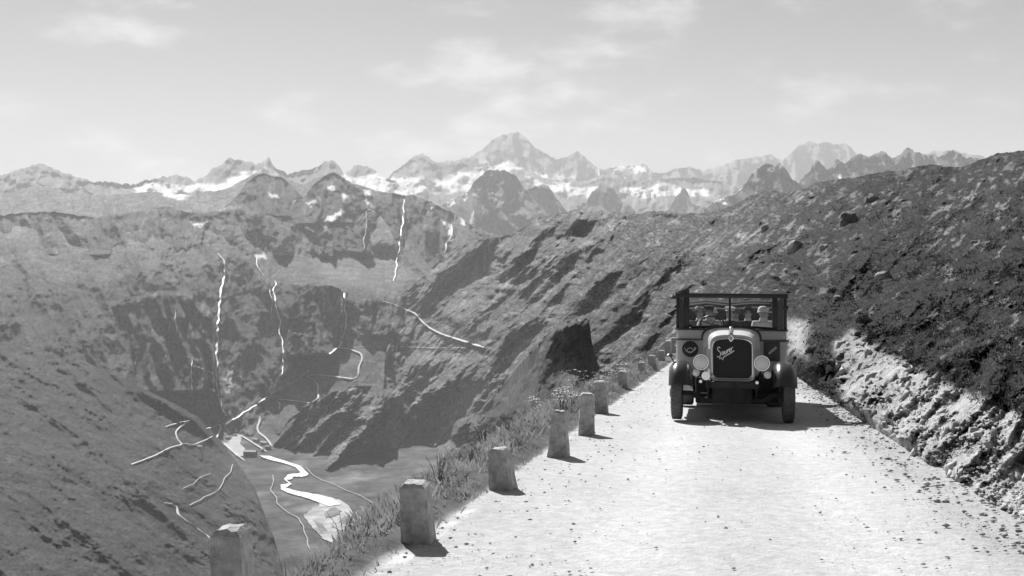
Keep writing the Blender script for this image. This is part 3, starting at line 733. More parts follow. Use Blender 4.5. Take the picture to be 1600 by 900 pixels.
ribbon("mountain_road", "road from the hamlet along the meadow edge", [(350, 692), (360, 702), (372, 712), (382, 720)], 8.5, M_PALE, .3)
ribbon("mountain_road", "village street between the hamlet houses", [(376, 680), (392, 690), (408, 700), (416, 706)], 6.0, M_PALE, .3)

# the river on its plain
def floor_pt(u, v, lift=1.2):
    d = 1500.
    for _ in range(14):
        x = (u - CU) / FPX * d
        z = float(floor_z(np.array([x]), np.array([d]))[0]) + lift
        d = (EYE - z) * FPX / (v - HZ)
    return Vector(((u - CU) / FPX * d, d, z))
def floor_sheet(name, label, outline, mat, lift, wob=1.5, seed=0., kind="structure"):
    pts = []
    n = len(outline)
    for i in range(n):
        a, b = Vector(outline[i]), Vector(outline[(i + 1) % n])
        m = max(1, int((b - a).length / 3.))
        for j in range(m):
            q = a.lerp(b, j / m)
            w_ = wob * noise(np.array([q.x / 6. + seed]), np.array([q.y / 6.]))[0]
            pts.append(floor_pt(q.x + 2 * w_, q.y + w_, lift))
    bm = bmesh.new()
    top = [bm.verts.new(p) for p in pts]
    low = [bm.verts.new(p - Vector((0, 0, lift + 1.5))) for p in pts]
    f = bm.faces.new(top)
    for i in range(len(pts)):
        bm.faces.new((top[i], low[i], low[(i + 1) % len(pts)], top[(i + 1) % len(pts)]))
    bmesh.ops.triangulate(bm, faces=[f])
    return tag(obj(name, bm, mat), label, None, None, kind)
floor_sheet("gravel_flat", "white sand and gravel flat at the river bend", [(474, 806), (484, 798), (500, 786), (515, 778), (530, 780), (545, 790), (556, 800), (566, 812), (556, 826), (540, 838), (525, 850), (505, 842), (490, 826), (480, 814)], M_SAND, 2.2, 2.0, 1.)
floor_sheet("river", "pale glacier river winding over the valley floor", [(404, 711), (420, 712), (440, 718), (458, 724), (470, 728), (482, 740), (476, 744), (458, 745), (448, 750), (456, 756), (446, 762), (470, 768), (496, 772), (520, 778), (534, 788), (512, 790), (480, 778), (450, 770), (438, 764), (440, 758), (450, 754), (444, 748), (450, 742), (470, 738), (462, 730), (446, 724), (428, 720), (412, 715)], M_RIVER, 3.0, 1.3, 2.)
floor_sheet("yard", "bright gravel yard before the large hotel", [(362, 684), (372, 678), (378, 682), (374, 692), (382, 700), (384, 712), (374, 712), (366, 704), (352, 694)], M_PATH, 2.2, 1.0, 3.)

for i, (lab, pts) in enumerate((("grey gravel bar in the middle of the river flat", [(506, 800), (524, 792), (534, 798), (520, 808), (508, 810)]), ("long grey gravel bar along the left of the river flat", [(490, 812), (504, 818), (512, 830), (500, 830)]),
                                ("small grey gravel bar at the right of the river flat", [(536, 806), (552, 808), (548, 820), (534, 818)]))):
    floor_sheet("gravel_bar", lab, pts, M_BAR, 2.9, 2.2, 5. + i)
# ================================================================== THE ROAD AND ITS EDGES
def road_z(x, y):
    return SLOPE * y
M_ROAD = mat_terrain("limestone_gravel_road", 9., .02, .22)
M_STONE = mat_plain("hewn_granite", .40, .9, 0, .45, 14., .012, 60., .2)
M_STONETOP = M_STONE
M_PEBBLE = mat_plain("loose_gravel_stone", .36, .95, 0, .5, 3., 0, None, .2)
M_SOIL = mat_terrain("verge_soil", 2.5, .03, .5)
M_GRASS = mat_plain("dry_grass_blades", .26, .8, 0, .5, 1.3, 0, None, .1)
def see_through(m, f):
    """thin leaves let some light through"""
    nt = m.node_tree; b = nt.nodes["Principled BSDF"]; o_ = [n for n in nt.nodes if n.type == 'OUTPUT_MATERIAL'][0]
    t = nt.nodes.new("ShaderNodeBsdfTranslucent"); mx = nt.nodes.new("ShaderNodeMixShader"); mx.inputs[0].default_value = f
    src = b.inputs["Base Color"].links[0].from_socket
    nt.links.new(src, t.inputs[0]); nt.links.new(b.outputs[0], mx.inputs[1]); nt.links.new(t.outputs[0], mx.inputs[2]); nt.links.new(mx.outputs[0], o_.inputs[0])
see_through(M_GRASS, .45)
M_LEAF = mat_plain("heath_leaves", .035, .7, 0, .5, .9, 0, None, .2)
see_through(M_LEAF, .3)
M_HGRASS = mat_plain("hillside_grass_blades", .11, .8, 0, .6, .6, 0, None, .1)
see_through(M_HGRASS, .4)
M_STEM = mat_plain("weed_stems", .10, .8, 0, .3, 3.)
M_FLOWER = mat_plain("white_umbels", .7, .8, 0, .15, 9.)
M_BANKROCK = mat_plain("pale_bank_rock", .36, .92, 0, .5, 1.6, .05, 5., .2)

# the road sheet, cambered and rutted a little; y stretched finer near the eye
ys = np.concatenate([np.arange(-6, 34, .14), np.arange(34, 130, .8)])
ws_ = np.linspace(-.12, 1.06, 74)
Yg = np.repeat(ys[:, None], len(ws_), 1)
lx, rx = road_left(Yg), road_right(Yg)
bend = np.where(Yg > 74, ((Yg - 74) ** 2) * .006, 0)
Xg = lx + (rx - lx) * ws_[None] + bend
Zg = road_z(Xg, Yg) + .015 * fbm(Xg / 1.2, Yg / 1.6, 4) + .006 * fbm(Xg / .2, Yg / .2, 3) - .02 * np.exp(-((ws_[None] - .33) / .09) ** 2) - .02 * np.exp(-((ws_[None] - .72) / .09) ** 2)
Zg = Zg - .05 * smooth01((.02 - ws_[None]) / .14) + .03 * smooth01((ws_[None] - .95) / .1)
n2 = len(ws_)
ri = np.arange(len(ys) - 1)[:, None] * n2 + np.arange(n2 - 1)[None]
rv = np.stack([Xg, Yg, Zg], -1).reshape(-1, 3)
rf = np.stack([ri, ri + 1, ri + n2 + 1, ri + n2], -1).reshape(-1, 4)
trk = np.exp(-((ws_[None] - .33) / .10) ** 2) + np.exp(-((ws_[None] - .72) / .10) ** 2)
ralb = .44 + .07 * trk + .05 * fbm(Xg / .9, Yg / 2.5, 5, .6) - .08 * smooth01((ws_[None] - .86 + .08 * fbm(Xg / 1.5, Yg / 1.5, 3)) / .12) - .03 * smooth01((.12 - ws_[None]) / .1)
tag(np_mesh("gravel_road", rv, rf, M_ROAD, attrs={"alb": ralb}), "white gravel mountain road", None, None, "structure")

# the grassy verge that falls away on the valley side (and the slope below it)
vy = np.concatenate([np.arange(-6, 44, .2), np.arange(44, 132, 1.6)])
off = np.concatenate([np.linspace(.35, -1.3, 34), -1.3 - np.geomspace(.06, 80, 40)])
VY = np.repeat(vy[:, None], len(off), 1)
OF = np.repeat(off[None], len(vy), 0)
edge_n = .22 * fbm(VY / 2.2, OF * 0, 4, .6)
wide = np.interp(VY, [0, 7, 9, 12, 16, 22, 30, 44, 80], [.35, .45, .72, .95, 1.1, 1.25, 1.5, 1.6, 1.2])
def verge_z(of, y, en, wd):
    shoulder = np.clip((-of + en) / wd, 0, None)
    z = SLOPE * y + .07 * smooth01((-of - .02 + en) / .28)
    over = np.maximum(-of + en - wd, 0)
    return z - .9 * over ** 1.12 - .10 * shoulder ** 2 * np.minimum(shoulder, 1.2)
VZ = verge_z(OF, VY, edge_n, wide) - .09 * smooth01((OF - .12 + .6 * edge_n) / .2) + .06 * fbm(OF / .5, VY / .5, 4) * smooth01((-OF) / .3)
bendv = np.where(VY > 74, ((VY - 74) ** 2) * .006, 0)
VX = road_left(VY) + OF + bendv
nv = len(off)
vi = np.arange(len(vy) - 1)[:, None] * nv + np.arange(nv - 1)[None]
vverts = np.stack([VX, VY, VZ], -1).reshape(-1, 3)
vfaces = np.stack([vi, vi + 1, vi + nv + 1, vi + nv], -1).reshape(-1, 4)[:, ::-1]
valb = .10 * (1 + .5 * fbm(VX / .6, VY / .6, 5, .6)) * np.ones_like(VX)
pale = smooth01((OF + .10 + .5 * edge_n) / .12)
valb = valb * (1 - pale) + .46 * pale
tag(np_mesh("road_verge", vverts, vfaces, M_SOIL, attrs={"alb": valb}), "grassy verge falling away outside the marker stones", None, None, "structure")
VERGE_TREE = BVHTree.FromPolygons(vverts.tolist(), vfaces.tolist())
FLANK_TREE = [BVHTree.FromPolygons(v.tolist(), f.tolist()) for o, v, f in TERRAIN if o.name == "gullied_flank"]

# ------------------------------------------------------------------ grass blades (nobody could count them)
def blades(name, label, pts, hgt, wid, mat, lean=.95, per=1, nrm=None):
    """two-triangle blades at points pts (n,3)"""
    n = len(pts)
    ang = RNG.uniform(0, 2 * np.pi, n)
    h = hgt * (.3 + 1.1 * RNG.random(n) ** 1.6)
    w = wid * RNG.uniform(.6, 1.4, n)
    tx, ty = np.cos(ang), np.sin(ang)
    la = RNG.uniform(0, 2 * np.pi, n); le = lean * RNG.uniform(.1, 1.0, n) * h
    v = np.zeros((n, 4, 3))
    v[:, 0] = pts + np.stack([tx * w, ty * w, -.02 * np.ones(n)], -1)
    v[:, 1] = pts + np.stack([-tx * w, -ty * w, -.02 * np.ones(n)], -1)
    v[:, 2] = pts + np.stack([np.cos(la) * le * .4 - tx * w * .6, np.sin(la) * le * .4 - ty * w * .6, h * .6], -1)
    v[:, 3] = pts + np.stack([np.cos(la) * le, np.sin(la) * le, h], -1)
    b = np.arange(n)[:, None] * 4
    f = np.concatenate([b + np.array([[0, 1, 2]]), b + np.array([[0, 2, 3]])], 0)
    return tag(np_mesh(name, v.reshape(-1, 3), f, mat, smooth=False, facesize=3), label, None, None, "stuff")

n = 110000
gy = 5.2 + RNG.random(n) ** 1.9 * 46
go = -RNG.random(n) ** .75 * 3.0 + .02
gx = road_left(gy) + go
keep = []
dens = fbm(gx / .7, gy / .7, 4, .6)
for i in range(n):
    if dens[i] + (.25 if go[i] < -.25 else -.25) < RNG.uniform(-.5, .2): continue
    h = VERGE_TREE.ray_cast(Vector((gx[i], gy[i], 6)), Vector((0, 0, -1)), 30)
    if h[0] is not None: keep.append((gx[i], gy[i], h[0].z, go[i]))
keep = np.array(keep)
hgt = np.where(keep[:, 3] > -.3, .05, .095) * (1 + .9 * fbm(keep[:, 0] / 1.1 + 4, keep[:, 1] / 1.1, 3)) * np.interp(keep[:, 1], [5, 12, 40], [.9, 1.1, 1.7])
blades("verge_grass", "dry grass on the verge outside the marker stones", keep[:, :3], np.maximum(hgt, .04), .0028 * np.interp(keep[:, 1], [5, 15, 45], [1, 1.7, 3.4]), M_GRASS)

# heath and tufts on the hillside above the road
hp_, hh, gp, gh = [], [], [], []
tries = 0
while tries < 6000:
    tries += 1
    u = RNG.uniform(1190, 1640); v = RNG.uniform(300, 740)
    h = cast(u, v, FLANK_TREE)
    if h is None or h[3] > 190: continue
    u_, v_ = np.array([u]), np.array([v])
    rocky = max(poly_mask(u_, v_, [(1300, 545), (1330, 515), (1400, 560), (1480, 600), (1620, 660), (1750, 760), (1750, 950), (1600, 850), (1450, 735), (1395, 700), (1320, 640)], 12)[0],
                poly_mask(u_, v_, [(1225, 500), (1262, 500), (1262, 560), (1236, 552)], 8)[0])
    if RNG.random() < rocky * .93: continue
    q = noise(np.array([u / 26.]), np.array([v / 22.]))[0]
    sz = np.interp(h[3], [15, 40, 190], [.05, .09, .26])
    m = 3 if h[3] < 60 else 2
    for _ in range(m):
        jit = RNG.normal(0, sz * .8, 3) * (1, 1, .15)
        if q > .12:
            hp_.append(np.array(h[0]) + jit); hh.append(sz * 1.0)
        else:
            gp.append(np.array(h[0]) + jit); gh.append(sz * .8)
hh, gh = np.array(hh), np.array(gh)
def leafstuff(name, label, pts, size, mat, per=5):
    pts = np.repeat(np.array(pts), per, 0); size = np.repeat(size, per)
    n = len(pts)
    c = pts + RNG.normal(0, 1, (n, 3)) * size[:, None] * (.7, .7, .35) + np.stack([np.zeros(n), np.zeros(n), size * .5], -1)
    a = RNG.normal(0, 1, (n, 3)); a /= np.linalg.norm(a, axis=1)[:, None]
    b = np.cross(a, RNG.normal(0, 1, (n, 3))); b /= np.linalg.norm(b, axis=1)[:, None]
    s = size[:, None] * RNG.uniform(.3, .6, (n, 1))
    v = np.stack([c - a * s, c + b * s * .5, c + a * s, c - b * s * .5], 1)
    f = np.arange(n * 4).reshape(-1, 4)
    return tag(np_mesh(name, v.reshape(-1, 3), f, mat, smooth=False), label, None, None, "stuff")
leafstuff("heath", "dark low heath covering the hillside above the road", hp_, hh, M_LEAF)
blades("hillside_grass", "grass tufts on the hillside above the road", np.repeat(np.array(gp), 4, 0) + RNG.normal(0, 1, (len(gp) * 4, 3)) * np.repeat(gh, 4)[:, None] * (.5, .5, .05), np.repeat(gh, 4) * 1.2, np.repeat(gh, 4) * .09, M_HGRASS)

# ------------------------------------------------------------------ loose stones on the road
def pebbles(name, label, pts, size, mat):
    n = len(pts)
    base = np.array([(1, 0, 0), (0, 1, 0), (-1, 0, 0), (0, -1, 0), (0, 0, .42), (0, 0, -.5)], float)
    tri_ = np.array([(0, 1, 4), (1, 2, 4), (2, 3, 4), (3, 0, 4), (1, 0, 5), (2, 1, 5), (3, 2, 5), (0, 3, 5)])
    ang = RNG.uniform(0, 6.28, n)
    ca, sa = np.cos(ang), np.sin(ang)
    j = base[None] * RNG.uniform(.6, 1.3, (n, 6, 1)) * size[:, None, None]
    x = j[..., 0] * ca[:, None] - j[..., 1] * sa[:, None]; y = j[..., 0] * sa[:, None] + j[..., 1] * ca[:, None]
    v = np.stack([x, y, j[..., 2]], -1) + pts[:, None]
    f = (np.arange(n)[:, None, None] * 6 + tri_[None]).reshape(-1, 3)
    return tag(np_mesh(name, v.reshape(-1, 3), f, mat, smooth=False, facesize=3), label, None, None, "stuff")
n = 6000
py = 5 + RNG.random(n) ** 1.7 * 40
pw = np.where(RNG.random(n) < .5, RNG.beta(1.0, 4.5, n), 1.0 - RNG.beta(.8, 5, n) * 1.0)
pw = np.where(RNG.random(n) < .18, RNG.random(n), pw)
cl = noise(pw * 9, py * .7)
sel = cl > RNG.uniform(-.6, .5, n)
py, pw = py[sel], pw[sel]
px_ = road_left(py) + (road_right(py) - road_left(py)) * pw
ps = .005 + .020 * RNG.random(len(py)) ** 5 + .002 * (py / 20)
pebbles("loose_gravel", "loose stones scattered along the road edges", np.stack([px_, py, SLOPE * py + .006 + 0 * py], -1), ps, M_PEBBLE)

# rubble along the foot of the bank
n = 2600
py = 8 + RNG.random(n) ** 1.3 * 42
pw = RNG.normal(.1, .28, n)
px_ = road_right(py) + pw
pz = SLOPE * py + np.maximum(pw, 0) * .55 + .02
pebbles("bank_rubble", "broken stone at the foot of the bank", np.stack([px_, py, pz], -1), .010 + .04 * RNG.random(n) ** 4, M_BANKROCK)

# broken blocks standing out of the cut face
bp, bsz, bn = [], [], []
tr = 0
while len(bp) < 380 and tr < 9000:
    tr += 1
    u = RNG.uniform(1225, 1660); v = RNG.uniform(495, 860)
    m_ = max(poly_mask(np.array([u]), np.array([v]), [(1300, 545), (1330, 515), (1400, 560), (1480, 600), (1620, 660), (1750, 760), (1750, 950), (1600, 850), (1450, 735), (1395, 700), (1320, 640)], 10)[0],
             poly_mask(np.array([u]), np.array([v]), [(1225, 500), (1262, 500), (1262, 560), (1236, 552)], 8)[0])
    if RNG.random() > m_: continue
    h = cast(u, v, FLANK_TREE)
    if h is None or h[3] > 70: continue
    bp.append(np.array(h[0])); bn.append(np.array(h[1])); bsz.append(h[3] / FPX * (1.2 + 8 * RNG.random() ** 4))
bp, bsz = np.array(bp), np.array(bsz)
cub = np.array([(x_, y_, z_) for x_ in (-1, 1) for y_ in (-1, 1) for z_ in (-1, 1)], float)
cf = np.array([(0, 1, 3, 2), (4, 6, 7, 5), (0, 4, 5, 1), (2, 3, 7, 6), (0, 2, 6, 4), (1, 5, 7, 3)])
nb_ = len(bp)
cc = cub[None] * RNG.uniform(.25, 1.25, (nb_, 8, 3)) * np.stack([np.full(nb_, .75), np.full(nb_, .7), RNG.uniform(.8, 1.9, nb_)], -1)[:, None] * bsz[:, None, None]
an = RNG.uniform(-.6, .6, nb_); tl = RNG.normal(.35, .2, nb_)
x_ = cc[..., 0] + cc[..., 2] * np.sin(tl)[:, None]; z_ = cc[..., 2] * np.cos(tl)[:, None]
cc = np.stack([x_ * np.cos(an)[:, None] - cc[..., 1] * np.sin(an)[:, None], x_ * np.sin(an)[:, None] + cc[..., 1] * np.cos(an)[:, None], z_], -1) + bp[:, None]
tag(np_mesh("bank_rock", cc.reshape(-1, 3), (np.arange(nb_)[:, None, None] * 8 + cf[None]).reshape(-1, 4), M_BANKROCK, smooth=False), "broken pale blocks standing out of the cut bank", None, None, "stuff")

# ------------------------------------------------------------------ marker stones
def rock_mesh(bm, size, seed, sub=3, rough=.22, flat=1.0):
    r = bmesh.ops.create_icosphere(bm, subdivisions=sub, radius=1.0)
    for v in r["verts"]:
        c = v.co
        p = np.array([c.x * 1.3 + seed]), np.array([c.y * 1.3 + c.z * 1.7 - seed])
        q = float(fbm(p[0], p[1], 4, .55)[0])
        f = 1 + rough * 1.6 * q
        c *= f
        for ax in range(3):                      # broken facets
            c[ax] = max(-.82, min(.82, c[ax]))
        v.co = Vector((c.x * size[0], c.y * size[1], c.z * size[2] * flat))

def marker_stone(u_base, v_base, u_top, v_top, wtop_px, wbase_px, label, lean=0., seed=0, dist=None):
    y = dist or EYE / ((v_base - HZ) / FPX + SLOPE)
    x = (u_base - CU) / FPX * y
    xt = (u_top - CU) / FPX * y
    zt = EYE + (HZ - v_top) / FPX * y
    zb = SLOPE * y - .12
    wt, wb = wtop_px / FPX * y * .5, wbase_px / FPX * y * .5
    h = zt - zb
    bm = bmesh.new()
    rows, cols = 9, 5
    rnd = random.Random(seed)
    ring = []
    for i in range(rows):
        f = i / (rows - 1)
        w = wb + (wt - wb) * f
        rr = []
        for sx, sy in [(-1, -1), (-.5, -1), (0, -1), (.5, -1), (1, -1), (1, -.5), (1, 0), (1, .5), (1, 1), (.5, 1), (0, 1), (-.5, 1), (-1, 1), (-1, .5), (-1, 0), (-1, -.5)]:
            k = .985 if abs(sx) == 1 and abs(sy) == 1 else 1.0
            n_ = .035 * (rnd.random() - .5) * 2
            rr.append(bm.verts.new((sx * w * (k + n_) + (xt - x) * f, sy * w * (k + n_ * .8), f * h + .012 * (rnd.random() - .5) * (0 < i))))
        ring.append(rr)
    m = len(ring[0])
    for i in range(rows - 1):
        for j in range(m):
            bm.faces.new((ring[i][j], ring[i][(j + 1) % m], ring[i + 1][(j + 1) % m], ring[i + 1][j]))
    top = ring[-1]
    cx = sum((v.co for v in top), Vector()) / m + Vector((0, 0, .012))
    inner = [bm.verts.new(v.co.lerp(cx, .3) + Vector((0, 0, .018 + .01 * rnd.random()))) for v in top]
    cv = bm.verts.new(cx + Vector((0, 0, .02)))
    for j in range(m):
        bm.faces.new((top[j], top[(j + 1) % m], inner[(j + 1) % m], inner[j]))
        bm.faces.new((inner[j], inner[(j + 1) % m], cv))
    bm.faces.new(ring[0][::-1])
    o = obj("marker_stone", bm, M_STONE, None, True, 22)
    o.location = (x, y, zb)
    o.rotation_euler = (rnd.uniform(-.05, .05), rnd.uniform(-.04, .04), .183 * -1 + rnd.uniform(-.16, .16))
    return tag(o, label, "marker stone", "marker stones along the valley edge of the road")
marker_stone(372, 990, 365, 829, 48, 64, "broad topped granite marker stone that begins the row along the verge", 0, 1, 5.7)
marker_stone(656, 846, 651, 757, 41, 50, "thick granite marker stone, second of the row and next to the broad topped one", 0, 2)
marker_stone(788, 764, 784, 704, 28, 38, "squat granite marker stone between the thick second one and the tall tapering one", 0, 3)
marker_stone(873, 714, 871, 645, 20, 35, "tall tapering granite marker stone standing clear at the white road edge", 0, 4)
marker_stone(916, 679, 915, 617, 21, 27, "slim granite marker stone close behind the tall tapering one", 0, 5)
marker_stone(941, 646, 939, 597, 17, 21, "straight sided granite marker stone with a bright narrow cap", 0, 6)
marker_stone(974, 609, 972, 581, 13, 18, "short dark marker stone among the pale flowering weeds", 0, 7)
marker_stone(1004, 587, 1003, 567, 10, 14, "small marker stone half sunk in weeds, eighth along the row from the broad topped one", 0, 8)
marker_stone(1022, 580, 1019, 556, 10, 16, "dark tapering marker stone, ninth along the row from the broad topped one", 0, 9)
marker_stone(1034, 566, 1033, 548, 9, 12, "small marker stone, tenth along the row from the broad topped one", 0, 10)
marker_stone(1044, 558, 1043, 533, 8, 11, "thin marker stone, second to last of the row down the road", 0, 11)
marker_stone(1056, 551, 1055, 528, 9, 12, "last marker stone of the row down the road", 0, 12)

# ------------------------------------------------------------------ boulders, shrubs and weeds
def boulder(u, v, wpx, hpx, label, mat, seed, tree=FLANK_TREE):
    h = cast(u, v + hpx * .4, tree)
    d = h[0].y
    s = d / FPX
    bm = bmesh.new()
    rock_mesh(bm, (wpx * .5 * s, wpx * .5 * s, hpx * .62 * s), seed, 3, .3)
    o = obj("boulder", bm, mat, None, True, 30)
    o.location = h[0] + Vector((0, 0, hpx * .12 * s))
    o.rotation_euler = (.2, -.15, seed)
    return tag(o, label, "boulder", "boulders on the hillside above the road")
M_BOULD = mat_plain("lichened_boulder", .15, .95, 0, .6, .9, .12, 3., .2)
M_BOULD2 = mat_plain("pale_boulder", .26, .95, 0, .6, .9, .12, 3., .2)
boulder(1326, 338, 30, 28, "large rounded dark boulder near the hillside crest", M_BOULD, 1.)
boulder(1243, 382, 26, 26, "pale cracked boulder on the middle of the hillside", M_BOULD2, 2.)
boulder(1362, 310, 24, 14, "flat dark boulder lying just under the hillside crest", M_BOULD, 3.)
boulder(1196, 355, 14, 16, "small pale rock standing alone above the bus", M_BOULD2, 4.)
boulder(1380, 428, 26, 18, "pale slab of rock sticking out of the dark heath", M_BOULD2, 5.)
boulder(1288, 385, 16, 12, "small grey rock right of the pale cracked boulder", M_BOULD2, 6.)

rb = random.Random(11)
for i in range(26):
    u = rb.uniform(1150, 1560); v = rb.uniform(295, 470)
    if cast(u, v, FLANK_TREE) is None: continue
    boulder(u, v, rb.uniform(5, 13), rb.uniform(4, 9), "small grey rock half buried in the hillside heath", M_BOULD2 if rb.random() < .5 else M_BOULD, 10. + i)

def shrub(u, v, wpx, label, seed, mat, n=420):
    h = cast(u, v + wpx * .35, FLANK_TREE)
    s = h[0].y / FPX * wpx * .5
    rnd = np.random.default_rng(seed)
    e = empty("shrub", h[0])
    tag(e, label, "shrub", "dark shrubs on the bank")
    bm = bmesh.new()
    for k in range(6):
        a = k * 1.05 + rnd.random()
        tube(bm, [(0, 0, -.15 * s), (.25 * s * math.cos(a), .25 * s * math.sin(a), .45 * s), (.6 * s * math.cos(a), .6 * s * math.sin(a), (.7 + .4 * rnd.random()) * s)], [.05 * s, .035 * s, .012 * s], 5)
    obj("stem", bm, M_STEM, e)
    c = rnd.normal(0, 1, (n, 3)); c /= np.linalg.norm(c, axis=1)[:, None]
    c *= (rnd.random((n, 1)) ** .45) * s * (1 + .35 * fbm(c[:, :1] * 2 + seed, c[:, 1:2] * 2, 2))
    c[:, 2] = np.abs(c[:, 2]) * .9 + .08 * s
    a = rnd.normal(0, 1, (n, 3)); a /= np.linalg.norm(a, axis=1)[:, None]
    b = np.cross(a, rnd.normal(0, 1, (n, 3))); b /= np.linalg.norm(b, axis=1)[:, None]
    q = s * rnd.uniform(.10, .2, (n, 1))
    vv = np.stack([c - a * q, c + b * q * .5, c + a * q, c - b * q * .5], 1)
    np_mesh("foliage", vv.reshape(-1, 3), np.arange(n * 4), mat, e, False)
    return e
shrub(1350, 496, 28, "round dark shrub high on the pale bank", 5, M_LEAF)
shrub(1342, 520, 16, "small dark shrub just under the round one", 6, M_LEAF)
shrub(1362, 522, 18, "dark shrub leaning beside the pale rock cut", 7, M_LEAF)
shrub(1283, 575, 34, "broad low shrub where the bank meets the road beyond the bus shadow", 8, M_LEAF, 600)
shrub(1270, 545, 22, "grey green bush beside the bright rock behind the bus", 9, M_LEAF)
shrub(1302, 452, 20, "dark scrub patch on the hillside above the rock cut", 10, M_LEAF)

def weed(y, of, s, label, seed, flower=True):
    h = VERGE_TREE.ray_cast(Vector((road_left(y) + of, y, 8)), Vector((0, 0, -1)), 60)
    rnd = random.Random(seed)
    e = empty("flowering_weed" if flower else "leafy_weed", h[0])
    tag(e, label, "plant", "tall weeds on the verge")
    bs, bl, bf = bmesh.new(), bmesh.new(), bmesh.new()
    for k in range(9):
        a = rnd.uniform(0, 6.28); r = s * rnd.uniform(.1, .6); hh_ = s * rnd.uniform(.55, 1.05)
        tip = Vector((r * math.cos(a), r * math.sin(a), hh_))
        tube(bs, [(0.1 * tip.x, .1 * tip.y, -.05), (tip.x * .5, tip.y * .5, hh_ * .6), tip], [.012 * s, .01 * s, .006 * s], 4)
        for q in range(5):
            p = tip * rnd.uniform(.3, .9)
            b_ = rnd.uniform(0, 6.28); w_ = s * rnd.uniform(.07, .14)
            dx_ = Vector((math.cos(b_), math.sin(b_), rnd.uniform(-.3, .5))) * w_
            sd = Vector((-math.sin(b_), math.cos(b_), 0)) * w_ * .35
            vs = [bl.verts.new(p), bl.verts.new(p + dx_ * .5 + sd), bl.verts.new(p + dx_), bl.verts.new(p + dx_ * .5 - sd)]
            bl.faces.new(vs)
        if flower:
            for q in range(9):
                o_ = Vector((rnd.gauss(0, .07 * s), rnd.gauss(0, .07 * s), rnd.uniform(-.02, .03) * s)) + tip
                rr = s * rnd.uniform(.018, .034)
                vs = [bf.verts.new(o_ + Vector((rr * math.cos(t_), rr * math.sin(t_), rnd.uniform(-.4, .4) * rr))) for t_ in (0, 1.26, 2.51, 3.77, 5.03)]
                bf.faces.new(vs)
    obj("stem", bs, M_STEM, e)
    tag(obj("leaves", bl, M_GRASS, e), kind="stuff")
    if flower: tag(obj("flowers", bf, M_FLOWER, e), kind="stuff")
    else: bf.free()
rw = random.Random(4)
for i in range(20):
    weed(21 + 24 * (i / 19) + rw.uniform(-.6, .6), -rw.uniform(.45, 1.9), rw.uniform(.36, .56), "pale flowering weed in the tall clump beside the row of marker stones", 100 + i)
for i in range(14):
    y_ = 9.5 + 15 * (i / 13) + rw.uniform(-.4, .4)
    weed(y_, -rw.uniform(.45, 1.0), rw.uniform(.2, .34), "leafy dark weed without flowers on the verge grass", 200 + i, False)

# ------------------------------------------------------------------ the hamlet in the valley
M_WALLH = mat_plain("rendered_wall", .5, .9, 0, .15, .4)
M_WALLD = mat_plain("dark_stone_wall", .20, .9, 0, .2, .4)
M_ROOFL = mat_plain("pale_slate_roof", .38, .8, 0, .2, .5)
M_ROOFD = mat_plain("dark_slate_roof", .16, .8, 0, .2, .5)
M_PANE = mat_plain("dark_window", .02, .2, 0, .1, 1.)
def house(u, v, w, dp, h, rz, label, wall, roof, pitch=.35, storeys=2, bays=3, name="house"):
    p = floor_pt(u, v, 0.)
    hit = cast(u, v)
    if hit is not None and abs(hit[0].y - p.y) > 120: p = hit[0]
    e = empty(name, p + Vector((0, 0, -1.0)), (0, 0, rz))
    tag(e, label, "building", "buildings of the valley hamlet")
    bm = bmesh.new(); box(bm, -w / 2, w / 2, -dp / 2, dp / 2, 0, h + 1)
    wl0 = obj("wall", bm, wall, e)
    bm = bmesh.new()
    ov = .6; rh = dp / 2 * pitch * 1.6
    prof = [(-dp / 2 - ov, h + .7), (0, h + .9 + rh), (dp / 2 + ov, h + .7), (dp / 2 + ov, h + 1.15), (0, h + 1.4 + rh), (-dp / 2 - ov, h + 1.15)]
    a = [bm.verts.new((-w / 2 - ov, y_, z_)) for y_, z_ in prof]; b = [bm.verts.new((w / 2 + ov, y_, z_)) for y_, z_ in prof]
    bm.faces.new(a); bm.faces.new(b[::-1])
    for i in range(6): bm.faces.new((a[i], b[i], b[(i + 1) % 6], a[(i + 1) % 6]))
    bmesh.ops.recalc_face_normals(bm, faces=bm.faces[:])
    ro = obj("roof", bm, roof, e)
    for s_ in (-1, 1):
        bm = bmesh.new()
        va = [bm.verts.new(q) for q in ((s_ * w / 2, -dp / 2, h + 1), (s_ * w / 2, dp / 2, h + 1), (s_ * w / 2, 0, h + 1 + rh))]
        bm.faces.new(va)
        obj("gable", bm, wall, e)
    bm = bmesh.new(); box(bm, w * .2, w * .2 + .9, -.45, .45, h + 1 + rh * .6, h + 2.6 + rh)
    obj("chimney", bm, M_WALLD, ro)
    for st in range(storeys):
        for bb in range(bays):
            x_ = -w / 2 + w * (bb + .5) / bays
            z_ = 1.9 + st * (h - .4) / storeys
            bm = bmesh.new(); box(bm, x_ - .55, x_ + .55, -dp / 2 - .06, -dp / 2 + .1, z_, z_ + 1.5)
            obj("window", bm, M_PANE, e)
    bm = bmesh.new(); box(bm, -.6, .6, -dp / 2 - .09, -dp / 2 + .1, .9, 3.0)
    obj("door", bm, M_ROOFD, e)
house(391, 713, 33, 15, 13, -.12, "long dark hotel block standing alone on the meadow edge", M_WALLD, M_ROOFL, .25, 4, 9, "hotel")
house(419, 702, 13, 10, 8, -.2, "grey house beside the road bend out of the hamlet", M_WALLD, M_ROOFL, .4, 2, 3)
house(413, 695, 24, 10, 7, -.55, "long low house with a pale roof on the village street", M_WALLH, M_ROOFL, .35, 2, 5)
house(400, 690, 18, 9, 7, -.55, "pale roofed house higher up the village street", M_WALLH, M_ROOFL, .35, 2, 4)
